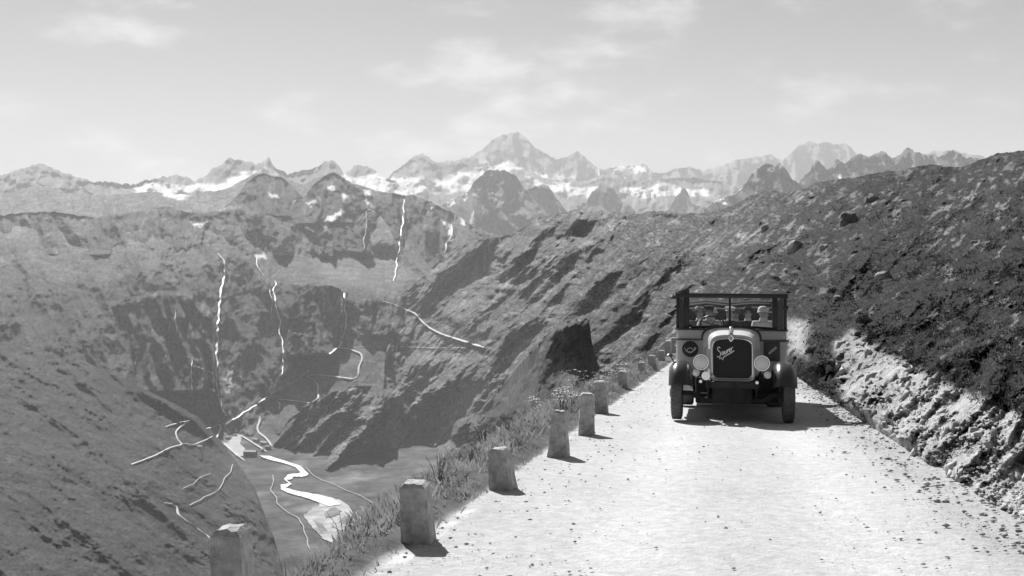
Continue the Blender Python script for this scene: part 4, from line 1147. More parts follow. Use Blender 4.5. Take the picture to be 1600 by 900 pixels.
house(357, 686, 14, 9, 6, -.1, "small white roofed house near the bridge", M_WALLH, M_ROOFL, .3, 2, 3)
house(368, 682, 9, 8, 6, .2, "small pale house at the head of the yard", M_WALLH, M_ROOFL, .4, 2, 2)
house(410, 706, 9, 8, 6, .1, "low pale house right behind the hotel", M_WALLH, M_ROOFL, .4, 2, 2)
house(312, 702, 13, 10, 7, -.2, "white house alone on the slope by the hairpin", M_WALLH, M_ROOFL, .35, 2, 3)
# ================================================================== THE MOTOR COACH
B_PAINT = mat_plain("coach_paint", .42, .32, 0, .08, 2.5, 0, None, .5)
B_BONNET = mat_plain("bonnet_sunlit_paint", .62, .25, 0, .06, 2.5, 0, None, .6)  # coach paint made lighter, the sunlit crescent put into its colour
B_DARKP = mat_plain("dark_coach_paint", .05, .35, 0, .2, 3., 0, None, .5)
B_BLACK = mat_plain("black_enamel", .018, .4, 0, .3, 4., 0, None, .5)
B_CHASSIS = mat_plain("oily_chassis", .03, .8, 0, .4, 6.)
B_CHROME = mat_plain("nickel_plate", .75, .22, 1.0, .08, 5.)
B_CORE = mat_plain("radiator_core", .012, .7, 0, .3, 60., .004, 120.)
B_TYRE = mat_plain("dusty_tyre", .11, .95, 0, .3, 9., .004, 60.)
B_CANVAS = mat_plain("hood_canvas", .07, .95, 0, .2, 5., .01, 30.)
B_SEAT = mat_plain("leather_seat", .05, .5, 0, .2, 6.)
B_LENS = mat_plain("headlamp_glass", .72, .18, 0, .06, 4., .004, 30.)
B_SILVER = mat_plain("painted_script", .8, .5, 0, .05, 5.)
B_GREYBAR = mat_plain("plate_enamel", .5, .5, 0, .08, 8.)
B_FENDER = mat_plain("dusty_fender_enamel", .035, .28, 0, .4, 3., 0, None, .6)
g = bpy.data.materials.new("windscreen_glass")
g.use_nodes = True
gn = g.node_tree
gn.nodes.clear()
go_ = gn.nodes.new("ShaderNodeOutputMaterial"); gm = gn.nodes.new("ShaderNodeMixShader"); gt_ = gn.nodes.new("ShaderNodeBsdfTransparent"); gg = gn.nodes.new("ShaderNodeBsdfGlossy")
gt_.inputs[0].default_value = (.9, .9, .9, 1); gg.inputs["Roughness"].default_value = .03
gl = gn.nodes.new("ShaderNodeLayerWeight"); gl.inputs["Blend"].default_value = .25
gn.links.new(gl.outputs["Fresnel"], gm.inputs[0]); gn.links.new(gt_.outputs[0], gm.inputs[1]); gn.links.new(gg.outputs[0], gm.inputs[2]); gn.links.new(gm.outputs[0], go_.inputs[0])
B_GLASS = g

BY = 20.0
bus = empty("motor_coach", ((1144 - CU) / FPX * BY, BY, SLOPE * BY + .0), (SLOPE, 0, -math.atan(.183)))
tag(bus, "open topped motor coach with passengers facing down the road", "coach")

def part(name, bm, mat, smooth=False, sharp=35, parent=bus):
    return obj(name, bm, mat, parent, smooth, sharp)

# --- wheels
def wheel(x, y, r=.47, w=.2):
    e = empty("wheel"); e.parent = bus; e.location = (x, y, r)
    bm = bmesh.new()
    prof = [(r - .13, -w / 2 + .02), (r - .06, -w / 2), (r - .025, -w / 2 + .01), (r - .006, -w / 2 + .035), (r, 0), (r - .006, w / 2 - .035), (r - .025, w / 2 - .01), (r - .06, w / 2), (r - .13, w / 2 - .02)]
    lathe(bm, prof, 40, 'x')
    # tread blocks
    for k in range(40):
        a = 2 * math.pi * k / 40
        for s_ in (-1, 1):
            bb = bmesh.new(); box(bb, s_ * w * .02 if s_ > 0 else -w * .40, w * .40 if s_ > 0 else -w * .02, -.012, .012, r - .008, r + .006)
            bmesh.ops.rotate(bb, verts=bb.verts, cent=(0, 0, 0), matrix=Matrix.Rotation(a + s_ * .03, 3, 'X'))
            tmp = bpy.data.meshes.new("t"); bb.to_mesh(tmp); bb.free(); bm.from_mesh(tmp); bpy.data.meshes.remove(tmp)
    obj("tyre", bm, B_TYRE, e, True, 30)
    bm = bmesh.new()
    lathe(bm, [(r - .12, -.07), (r - .15, -.05), (.13, -.01), (.12, -.10), (.06, -.13), (.06, .05), (.13, .03), (r - .15, .05), (r - .12, .07)], 24, 'x')
    obj("rim", bm, B_CHASSIS, e, True, 40)
    return e
for s_ in (-1, 1):
    wheel(s_ * .975, 0.0)
    wheel(s_ * .93, 4.15, .47, .34)

# --- chassis
bm = bmesh.new()
for s_ in (-1, 1):
    box(bm, s_ * .42 - .04, s_ * .42 + .04, -.45, 6.4, .58, .72)
for y_ in (-.4, .9, 2.2, 3.6, 5.0, 6.2):
    box(bm, -.42, .42, y_ - .05, y_ + .05, .59, .70)
part("chassis_frame", bm, B_CHASSIS)
bm = bmesh.new()
tube(bm, [(-.95, 0, .47), (-.72, 0, .47), (-.55, 0, .36), (.55, 0, .36), (.72, 0, .47), (.95, 0, .47)], .045, 8)
tube(bm, [(-.8, .16, .45), (.8, .16, .45)], .02, 8)
part("front_axle", bm, B_CHASSIS, True)
bm = bmesh.new(); tube(bm, [(-.95, 4.15, .47), (.95, 4.15, .47)], .08, 8)
lathe(bm, [(.02, 3.9), (.22, 4.0), (.27, 4.15), (.22, 4.3), (.02, 4.4)], 14, 'y', (0, 0, .47))
part("rear_axle", bm, B_CHASSIS, True)
for s_ in (-1, 1):
    bm = bmesh.new()
    for k in range(5):
        q = .58 - k * .085
        tube(bm, [(s_ * .42, -q, .56 - k * .025 + .05), (s_ * .42, 0, .50 - k * .025), (s_ * .42, q, .56 - k * .025 + .05)], .018, 6)
    part("leaf_spring", bm, B_CHASSIS)
bm = bmesh.new(); box(bm, -.36, .36, -.1, 1.3, .30, .7, .05); part("engine_sump", bm, B_CHASSIS, True)
bm = bmesh.new(); tube(bm, [(.0, -.52, .62), (0, -.36, .62)], .035, 10); tube(bm, [(0, -.5, .62), (.12, -.5, .55), (.12, -.55, .55)], .014, 6)
part("starting_crank", bm, B_CHASSIS, True)

bm = bmesh.new(); box(bm, -.66, .66, .55, 1.5, .26, .74, .03); box(bm, -.95, .95, 1.5, 5.9, .36, .60, .03); part("dark_underfill", bm, B_CHASSIS)  # added dark boxes standing in for the shade beneath the coach
bm = bmesh.new(); box(bm, .42, .84, .5, 1.3, .30, .72, .03); part("battery_box", bm, B_CHASSIS)
# --- fenders
def fender(s_):
    cx0, cx1 = .70, 1.11
    bm = bmesh.new()
    na, nx = 26, 12
    grid = []
    path = []
    for i in range(na):
        a = math.radians(18 + (168 - 18) * i / (na - 1))
        path.append((-.585 * math.cos(a), .47 + .585 * math.sin(a)))
    path += [(.78, .50), (1.05, .42), (1.4, .40)]
    for (py_, pz_) in path:
        a = math.atan2(pz_ - .47, py_)
        row = []
        for j in range(nx + 1):
            f = j / nx
            x_ = cx0 + (cx1 - cx0) * f
            drop = .13 * (abs(2 * f - 1) ** 3.0) * (1.0 if py_ < .6 else .25)
            ny_, nz_ = (math.cos(a), math.sin(a)) if py_ < .6 else (0, 1)
            row.append(bm.verts.new((s_ * x_, py_ - ny_ * drop, pz_ - nz_ * drop)))
        grid.append(row)
    for i in range(len(grid) - 1):
        for j in range(nx):
            bm.faces.new((grid[i][j], grid[i + 1][j], grid[i + 1][j + 1], grid[i][j + 1]))
    bmesh.ops.recalc_face_normals(bm, faces=bm.faces[:])
    r = bmesh.ops.solidify(bm, geom=bm.faces[:], thickness=.012)
    f = part("fender", bm, B_FENDER, True, 50)
    # the marker stalk on it
    bm = bmesh.new()
    if s_ < 0:
        tube(bm, [(-1.03, -.02, 1.0), (-1.06, -.03, 1.07), (-1.10, -.04, 1.13)], .012, 6)
        lathe(bm, [(.005, 1.115), (.06, 1.12), (.062, 1.14), (.035, 1.165), (.005, 1.172)], 14, 'z', (-1.105, -.04, 0))
        part("marker_stalk", bm, B_BLACK, True, 40, f)
    else:
        tube(bm, [(1.04, -.02, 1.0), (1.07, -.03, 1.07), (1.085, -.04, 1.12)], .012, 6)
        lathe(bm, [(.004, 1.10), (.028, 1.11), (.036, 1.135), (.028, 1.16), (.004, 1.17)], 14, 'z', (1.09, -.04, 0))
        part("marker_stalk", bm, B_BLACK, True, 40, f)
    return f
for s_ in (-1, 1): fender(s_)
for s_ in (-1, 1):
    bm = bmesh.new(); box(bm, min(s_ * .72, s_ * 1.08), max(s_ * .72, s_ * 1.08), 1.25, 3.5, .38, .42, .01); part("running_board", bm, B_BLACK)
    bm = bmesh.new()
    pts = [(math.radians(a)) for a in range(5, 181, 12)]
    rows = [[bm.verts.new((s_ * x_, 4.15 - .6 * math.cos(a), .47 + .6 * math.sin(a))) for x_ in (.70, 1.10)] for a in pts]
    for i in range(len(rows) - 1): bm.faces.new((rows[i][0], rows[i + 1][0], rows[i + 1][1], rows[i][1]))
    bmesh.ops.recalc_face_normals(bm, faces=bm.faces[:]); bmesh.ops.solidify(bm, geom=bm.faces[:], thickness=.015)
    part("rear_fender", bm, B_FENDER, True)

# --- radiator
def arch(hw, zb, zs, zt, r=.1, n=8):
    """outline of a radiator or bonnet section: flat foot with rounded corners, low arched top"""
    pts = []
    for k in range(n + 1):
        a = math.pi + (math.pi / 2) * k / n
        pts.append((-hw + r + r * math.cos(a), zb + r + r * math.sin(a)))
    for k in range(n + 1):
        a = 1.5 * math.pi + (math.pi / 2) * k / n
        pts.append((hw - r + r * math.cos(a), zb + r + r * math.sin(a)))
    m = 16
    for k in range(m + 1):
        a = math.pi * k / m
        ex = 2 / 3.2
        c_, s__ = math.cos(a), math.sin(a)
        pts.append((hw * math.copysign(abs(c_) ** ex, c_), zs + (zt - zs) * abs(s__) ** ex))
    return pts
bm = bmesh.new()
yf = -.36
out_, inn = arch(.385, .71, 1.32, 1.525), arch(.335, .765, 1.28, 1.45)
A = [bm.verts.new((x_, yf, z_)) for x_, z_ in out_]; Bv = [bm.verts.new((x_, yf + .16, z_)) for x_, z_ in out_]
C_ = [bm.verts.new((x_, yf - .012, z_)) for x_, z_ in inn]; D_ = [bm.verts.new((x_, yf + .03, z_)) for x_, z_ in inn]
n_ = len(out_)
for i in range(n_):
    j = (i + 1) % n_
    bm.faces.new((A[i], A[j], Bv[j], Bv[i])); bm.faces.new((A[i], C_[i], C_[j], A[j])); bm.faces.new((C_[i], D_[i], D_[j], C_[j]))
bmesh.ops.recalc_face_normals(bm, faces=bm.faces[:])
rad = part("radiator_shell", bm, B_PAINT, True, 40)
bm = bmesh.new(); tube(bm, [(x_, yf - .02, z_) for x_, z_ in arch(.35, .75, 1.29, 1.465)] + [(x_, yf - .02, z_) for x_, z_ in arch(.35, .75, 1.29, 1.465)[:1]], .014, 6, False); part("core_rim", bm, B_CHROME, True, 40, rad)
bm = bmesh.new(); prism(bm, arch(.337, .763, 1.28, 1.452), yf + .02, yf + .12); part("radiator_core", bm, B_CORE, False, 30, rad)
bm = bmesh.new()
lathe(bm, [(.05, 1.505), (.05, 1.53), (.035, 1.55), (.03, 1.57), (.045, 1.575), (.045, 1.60), (.02, 1.61), (.012, 1.625), (.03, 1.64), (.03, 1.66), (.01, 1.675)], 16, 'z', (-.02, yf + .08, 0))
part("filler_cap", bm, B_CHROME, True, 40, rad)
bm = bmesh.new()
tube(bm, [(-.02, yf - .03, 1.41), (-.06, yf - .03, 1.465), (-.02, yf - .035, 1.515), (.02, yf - .03, 1.465), (-.02, yf - .03, 1.41)], .016, 6)
part("emblem", bm, B_CHROME, True, 40, rad)
# script lettering on the core
STROKES = [[(.62, 1.75), (.5, 2.1), (.2, 2.1), (.05, 1.8), (.2, 1.45), (.5, 1.1), (.55, .65), (.3, .3), (-.05, .3), (-.25, .6)],
           [(1.15, .95), (.95, 1.02), (.76, .75), (.82, .42), (1.02, .4), (1.15, .75), (1.15, 1.0), (1.13, .5), (1.28, .36)],
           [(1.36, 1.0), (1.33, .55), (1.48, .36), (1.68, .55), (1.74, 1.0), (1.72, .5), (1.86, .36)],
           [(1.95, .98), (1.95, .36), (1.97, .75), (2.1, .98), (2.26, .93)],
           [(2.28, .64), (2.52, .74), (2.55, .95), (2.4, 1.0), (2.28, .7), (2.36, .42), (2.62, .48)],
           [(2.74, 1.0), (2.74, .38), (2.76, .75), (2.92, 1.0), (3.2, .95)],
           [(3.3, .3), (2.4, .12), (1.4, .02), (1.0, -.04), (.72, -.5), (.5, -.02), (.1, -.02)]]
def smooth_poly(p, it=2):
    for _ in range(it):
        q = [p[0]]
        for a, b in zip(p[:-1], p[1:]):
            q += [(a[0] * .75 + b[0] * .25, a[1] * .75 + b[1] * .25), (a[0] * .25 + b[0] * .75, a[1] * .25 + b[1] * .75)]
        p = q + [p[-1]]
    return p
for i, st in enumerate(STROKES):
    bm = bmesh.new()
    st = smooth_poly(st) if i < 6 else st
    ca, sa = math.cos(math.radians(24)), math.sin(math.radians(24))
    pts = [(-.235 + .09 * ((x_ + .25 * y_) * ca - y_ * sa), yf + .012, 1.10 + .09 * ((x_ + .25 * y_) * sa + y_ * ca)) for x_, y_ in st]
    tube(bm, pts, .0085 if i != 6 else .010, 5)
    part("script_lettering", bm, B_SILVER, False, 30, rad)

# --- bonnet
bm = bmesh.new()
secs = []
for f in np.linspace(0, 1, 9):
    y_ = yf + .16 + f * (1.22 - yf - .16)
    hw = .375 + .17 * f ** 1.4
    secs.append([bm.verts.new((x_, y_, z_)) for x_, z_ in arch(hw, .74, 1.30 + .10 * f, 1.505 + .16 * f ** .8)])
for a, b in zip(secs[:-1], secs[1:]):
    for i in range(len(a)):
        bm.faces.new((a[i], a[(i + 1) % len(a)], b[(i + 1) % len(a)], b[i]))
bm.faces.new(secs[0]); bm.faces.new(secs[-1][::-1])
bmesh.ops.recalc_face_normals(bm, faces=bm.faces[:])
bon = part("bonnet", bm, B_BONNET, True, 50)
for s_ in (-1, 1):
    for k in range(9):
        bm = bmesh.new(); y_ = .05 + k * .11; hw = .385 + .15 * ((y_ + .2) / 1.42) ** 1.4
        box(bm, min(s_ * hw, s_ * (hw + .02)), max(s_ * hw, s_ * (hw + .02)), y_, y_ + .05, .92, 1.28, .006)
        part("louvre", bm, B_PAINT, False, 30, bon)
bm = bmesh.new(); tube(bm, [(0, yf + .16, 1.512), (0, .4, 1.60), (0, 1.22, 1.672)], .012, 6); part("hinge_strip", bm, B_CHROME, True, 40, bon)
bm = bmesh.new()
tube(bm, [(x_, 1.16, z_ + .012) for x_, z_ in arch(.548, .74, 1.40, 1.665)[18:35]], .022, 6); part("bonnet_bead", bm, B_DARKP, True, 40, bon)

# --- cowl: the round-cornered front of the body
def plan(hw, y0, y1, r, n=8):
    pts = [(-hw, y1)]
    for k in range(n + 1):
        a = math.pi + (math.pi / 2) * k / n
        pts.append((-hw + r + r * math.cos(a), y0 + r + r * math.sin(a)))
    for k in range(n + 1):
        a = 1.5 * math.pi + (math.pi / 2) * k / n
        pts.append((hw - r + r * math.cos(a), y0 + r + r * math.sin(a)))
    pts.append((hw, y1))
    return pts
def slab(name, hw, y0, y1, r, z0, z1, mat, parent=bus, crown=0.):
    bm = bmesh.new()
    p = plan(hw, y0, y1, r)
    a = [bm.verts.new((x_, y_, z0)) for x_, y_ in p]; b = [bm.verts.new((x_, y_, z1 + crown * (1 - (x_ / hw) ** 2))) for x_, y_ in p]
    bm.faces.new(a[::-1]); bm.faces.new(b)
    for i in range(len(p)):
        j = (i + 1) % len(p)
        bm.faces.new((a[i], a[j], b[j], b[i]))
    bmesh.ops.recalc_face_normals(bm, faces=bm.faces[:])
    return part(name, bm, mat, True, 40, parent)
cowl = slab("cowl", 1.045, 1.16, 1.62, .26, .62, 1.41, B_PAINT)
slab("cowl_band", 1.035, 1.165, 1.62, .26, 1.43, 1.615, B_PAINT, cowl, .03)
slab("belt_moulding", 1.062, 1.135, 1.62, .27, 1.405, 1.44, B_DARKP, cowl)
slab("sill_moulding", 1.065, 1.14, 1.62, .27, 1.60, 1.635, B_BLACK, cowl)
slab("lower_panel", 1.052, 1.15, 1.60, .26, .55, .80, B_DARKP, cowl)
# posthorn badge
bm = bmesh.new(); lathe(bm, [(.15, 1.152), (.152, 1.13), (.14, 1.122), (.02, 1.12)], 28, 'y', (-.77, 0, 1.24)); bd = part("posthorn_badge", bm, B_BLACK, True, 40, cowl)
bm = bmesh.new()
tube(bm, [(-.77 + .055 * math.cos(a), 1.108, 1.215 + .045 * math.sin(a)) for a in np.linspace(.3, 2 * math.pi + .3, 18)], .009, 5)
tube(bm, [(-.875, 1.108, 1.27), (-.85, 1.108, 1.21), (-.80, 1.108, 1.185), (-.74, 1.108, 1.185), (-.69, 1.108, 1.22), (-.67, 1.108, 1.275)], [.006, .008, .009, .010, .014, .026], 6)
part("posthorn", bm, B_GREYBAR, True, 40, bd)
# dark panel painting in the shade round the slanting plate on the other side
bm = bmesh.new(); box(bm, .60, .90, 1.125, 1.17, 1.04, 1.40, .012); pl = part("shade_panel", bm, B_DARKP, True, 40, cowl)
bm = bmesh.new(); box(bm, -.095, .095, -.008, .008, -.022, .022, .004)
bmesh.ops.rotate(bm, verts=bm.verts, cent=(0, 0, 0), matrix=Matrix.Rotation(math.radians(-41), 3, 'Y'))
bmesh.ops.translate(bm, verts=bm.verts, vec=(.76, 1.115, 1.24)); part("slanting_plate", bm, B_GREYBAR, False, 30, pl)

# --- lamps
def lamp(x, z, r, y, name, stand):
    bm = bmesh.new()
    lathe(bm, [(r * .25, y + r * 1.5), (r * .6, y + r * 1.3), (r * .92, y + r * .7), (r * 1.06, y + .02), (r * 1.08, y - .01), (r * .98, y - .015)], 26, 'y', (x, 0, z))
    h = part(name, bm, B_BLACK if r < .1 else B_DARKP, True, 50)
    bm = bmesh.new()
    lathe(bm, [(r * .98, y + .004), (r * .97, y - .012), (r * .7, y - .028), (r * .35, y - .038), (.004, y - .042)], 26, 'y', (x, 0, z))
    part("lens", bm, B_LENS, True, 60, h)
    bm = bmesh.new(); lathe(bm, [(r * .97, y - .018), (r * 1.09, y - .018), (r * 1.09, y + .012), (r * 1.0, y + .012)], 26, 'y', (x, 0, z), False); part("rim", bm, B_CHROME, True, 40, h)
    bm = bmesh.new(); tube(bm, [(x, y + r * .6, z - r * .8), stand], .018, 6); part("bracket", bm, B_BLACK, True, 40, h)
lamp(-.545, 1.035, .125, -.36, "headlamp", (-.42, 0.0, .68))
lamp(.51, 1.035, .125, -.36, "headlamp", (.42, 0.0, .68))
lamp(-.63, .845, .055, -.42, "fog_lamp", (-.44, -.2, .66))
lamp(.60, .835, .055, -.42, "fog_lamp", (.44, -.2, .66))
bm = bmesh.new(); lathe(bm, [(.075, -.50), (.06, -.46), (.03, -.38), (.022, -.2)], 18, 'y', (-.46, 0, .80)); part("bulb_horn", bm, B_CHROME, True, 40)
for x_ in (-.55, .42):
    bm = bmesh.new(); lathe(bm, [(.028, -.47), (.03, -.44), (.02, -.40)], 12, 'y', (x_, 0, .70)); part("spring_shackle", bm, B_CHROME, True, 40)

# --- windscreen and the frame that carries the hood
Z0, Z1 = 1.62, 2.31
ws = empty("windscreen"); ws.parent = bus
def bar(name, x0, x1, y0, y1, z0, z1, mat=B_BLACK, parent=ws, bev=.008):
    bm = bmesh.new(); box(bm, x0, x1, y0, y1, z0, z1, bev); return part(name, bm, mat, True, 40, parent)
bar("top_bar", -1.06, 1.06, 1.26, 1.36, Z1 - .085, Z1)
bar("post", -.90, -.79, 1.27, 1.34, Z0, Z1 - .08); bar("post", .765, .865, 1.27, 1.34, Z0, Z1 - .08)
bar("post", -1.045, -.985, 1.42, 1.50, Z0, Z1); bar("post", .985, 1.045, 1.42, 1.50, Z0, Z1)
bar("centre_bar", -.045, -.005, 1.275, 1.325, Z0 + .03, Z1 - .08)
bm = bmesh.new()
tube(bm, [(-.80, 1.30, Z0 + .09), (-.74, 1.30, Z0 + .035), (-.4, 1.30, Z0 + .05), (0, 1.30, Z0 + .065), (.4, 1.30, Z0 + .05), (.77, 1.30, Z0 + .03)], .024, 8); part("bottom_rail", bm, B_BLACK, True, 40, ws)
bar("pane", -.795, -.04, 1.297, 1.303, Z0 + .02, Z1 - .08, B_GLASS, ws, 0); bar("pane", -.01, .77, 1.297, 1.303, Z0 + .02, Z1 - .08, B_GLASS, ws, 0)
bar("wing_pane", -.985, -.90, 1.38, 1.386, Z0 + .02, Z1 - .08, B_GLASS, ws, 0); bar("wing_pane", .865, .985, 1.38, 1.386, Z0 + .02, Z1 - .08, B_GLASS, ws, 0)
bar("hinge", -1.075, -.955, 1.40, 1.44, 2.02, 2.08); bar("hinge", .955, 1.075, 1.40, 1.44, 2.02, 2.08)
# tilted weather flap and the lashed canvas end at the two upper corners
bm = bmesh.new(); prism(bm, [(-1.06, 2.30), (-.80, 2.31), (-.80, 2.405), (-.83, 2.405)], 1.30, 1.75); part("hood_flap", bm, B_CANVAS)
bm = bmesh.new(); tube(bm, [(-1.07, 1.34, 2.315), (-.815, 1.34, 2.42)], .014, 6); part("flap_edge", bm, B_GREYBAR, True)
bm = bmesh.new(); prism(bm, [(.70, 2.31), (1.03, 2.31), (1.0, 2.36), (.9, 2.42), (.84, 2.37)], 1.5, 1.8); part("hood_roll", bm, B_GREYBAR)
bm = bmesh.new(); lathe(bm, [(.03, 2.19), (.05, 2.2), (.055, 2.24), (.03, 2.27)], 10, 'z', (-1.10, 1.34, 0)); part("side_lamp", bm, B_DARKP, True)
for s_ in (-1, 1):
    bm = bmesh.new(); box(bm, min(s_ * 1.0, s_ * 1.05), max(s_ * 1.0, s_ * 1.05), 1.5, 5.9, 2.25, 2.31, .01); part("roof_rail", bm, B_BLACK)
    for k in range(7):
        y_ = 2.1 + k * .6
        bm = bmesh.new(); box(bm, min(s_ * 1.005, s_ * 1.04), max(s_ * 1.005, s_ * 1.04), y_ - .022, y_ + .022, 1.6, 2.26); part("window_post", bm, B_BLACK)

# --- body
for s_ in (-1, 1):
    bm = bmesh.new(); box(bm, min(s_ * 1.0, s_ * 1.045), max(s_ * 1.0, s_ * 1.045), 1.62, 6.3, .62, 1.615, .012); bs_ = part("body_side", bm, B_PAINT)
    bm = bmesh.new(); box(bm, min(s_ * 1.04, s_ * 1.065), max(s_ * 1.04, s_ * 1.065), 1.62, 6.3, 1.405, 1.44); part("belt_moulding", bm, B_DARKP, False, 30, bs_)
    for y_ in (1.9, 3.1, 4.9):
        bm = bmesh.new(); box(bm, min(s_ * 1.04, s_ * 1.058), max(s_ * 1.04, s_ * 1.058), y_, y_ + .7, .66, 1.38, .01); dr_ = part("door", bm, B_PAINT, False, 30)
        bm = bmesh.new(); tube(bm, [(s_ * 1.065, y_ + .08, 1.3), (s_ * 1.09, y_ + .08, 1.3), (s_ * 1.09, y_ + .18, 1.3)], .012, 6); part("handle", bm, B_CHROME, True, 40, dr_)
bm = bmesh.new(); box(bm, -1.04, 1.04, 6.3, 6.36, .62, 1.62, .012); part("rear_panel", bm, B_PAINT)
bm = bmesh.new(); box(bm, -1.0, 1.0, 1.6, 6.3, .74, .80); part("floor", bm, B_CHASSIS)
bm = bmesh.new()
for k, (yy, dz) in enumerate(((5.55, -.10), (5.75, .0), (5.95, .06), (6.15, .0))):
    hw_ = 1.0 - .03 * (k % 2)
    tube(bm, [(-hw_, yy, 1.62), (-hw_ - .03, yy, 2.0), (-hw_ + .06, yy, 2.08 + dz), (-.5, yy, 2.12 + dz), (0, yy, 2.08 + dz), (.5, yy, 2.12 + dz), (hw_ - .06, yy, 2.12 + dz), (hw_ + .03, yy, 2.0), (hw_, yy, 1.62)], [.10, .12, .14, .15, .13, .15, .14, .12, .10], 10)
box(bm, -.96, .96, 5.95, 6.1, 1.5, 2.1, .04)
part("folded_hood", bm, B_CANVAS, True, 50)
for y_ in (2.55, 3.4, 4.25, 5.1):
    bm = bmesh.new(); box(bm, -.96, .96, y_ - .45, y_ - .02, 1.02, 1.20, .04); st_ = part("bench_seat", bm, B_SEAT, True, 40)
    bm = bmesh.new(); box(bm, -.96, .96, y_ - .02, y_ + .10, 1.0, 1.66, .04); part("seat_back", bm, B_SEAT, True, 40, st_)
    bm = bmesh.new(); box(bm, -.9, .9, y_ - .3, y_ - .1, .79, 1.03); part("seat_base", bm, B_CHASSIS, False, 30, st_)
# steering wheel, tilted towards the driver
bm = bmesh.new()
cs = Vector((-.36, 1.80, 1.74)); ax_ = Vector((0, .62, .78)); sx_ = Vector((1, 0, 0)); sy_ = ax_.cross(sx_)
tube(bm, [cs + (sx_ * math.cos(a) + sy_ * math.sin(a)) * .23 for a in np.linspace(0, 2 * math.pi, 33)], .016, 8, False)
for k in range(4):
    a = k * math.pi / 2 + .4
    tube(bm, [cs - ax_ * .03, cs + (sx_ * math.cos(a) + sy_ * math.sin(a)) * .225], .01, 6)
tube(bm, [cs + ax_ * .01, cs - ax_ * .75], .02, 8)
part("steering_wheel", bm, B_BLACK, True, 40)

# ================================================================== DRIVER AND PASSENGERS
P_SKIN = mat_plain("skin", .45, .55, 0, .12, 12.)
P_EYE = mat_plain("eyes_and_brows", .03, .4, 0, .1, 10.)
P_LIP = mat_plain("lips", .2, .5, 0, .1, 10.)
P_HAIR = mat_plain("hair", .04, .6, 0, .3, 30.)
CL = {k: mat_plain("cloth_" + k, v, .9, 0, .2, 14., .004, 60.) for k, v in {"black": .02, "dark": .05, "grey": .16, "light": .5, "white": .72}.items()}
BUSM = Matrix.Translation(bus.location) @ bus.rotation_euler.to_matrix().to_4x4()

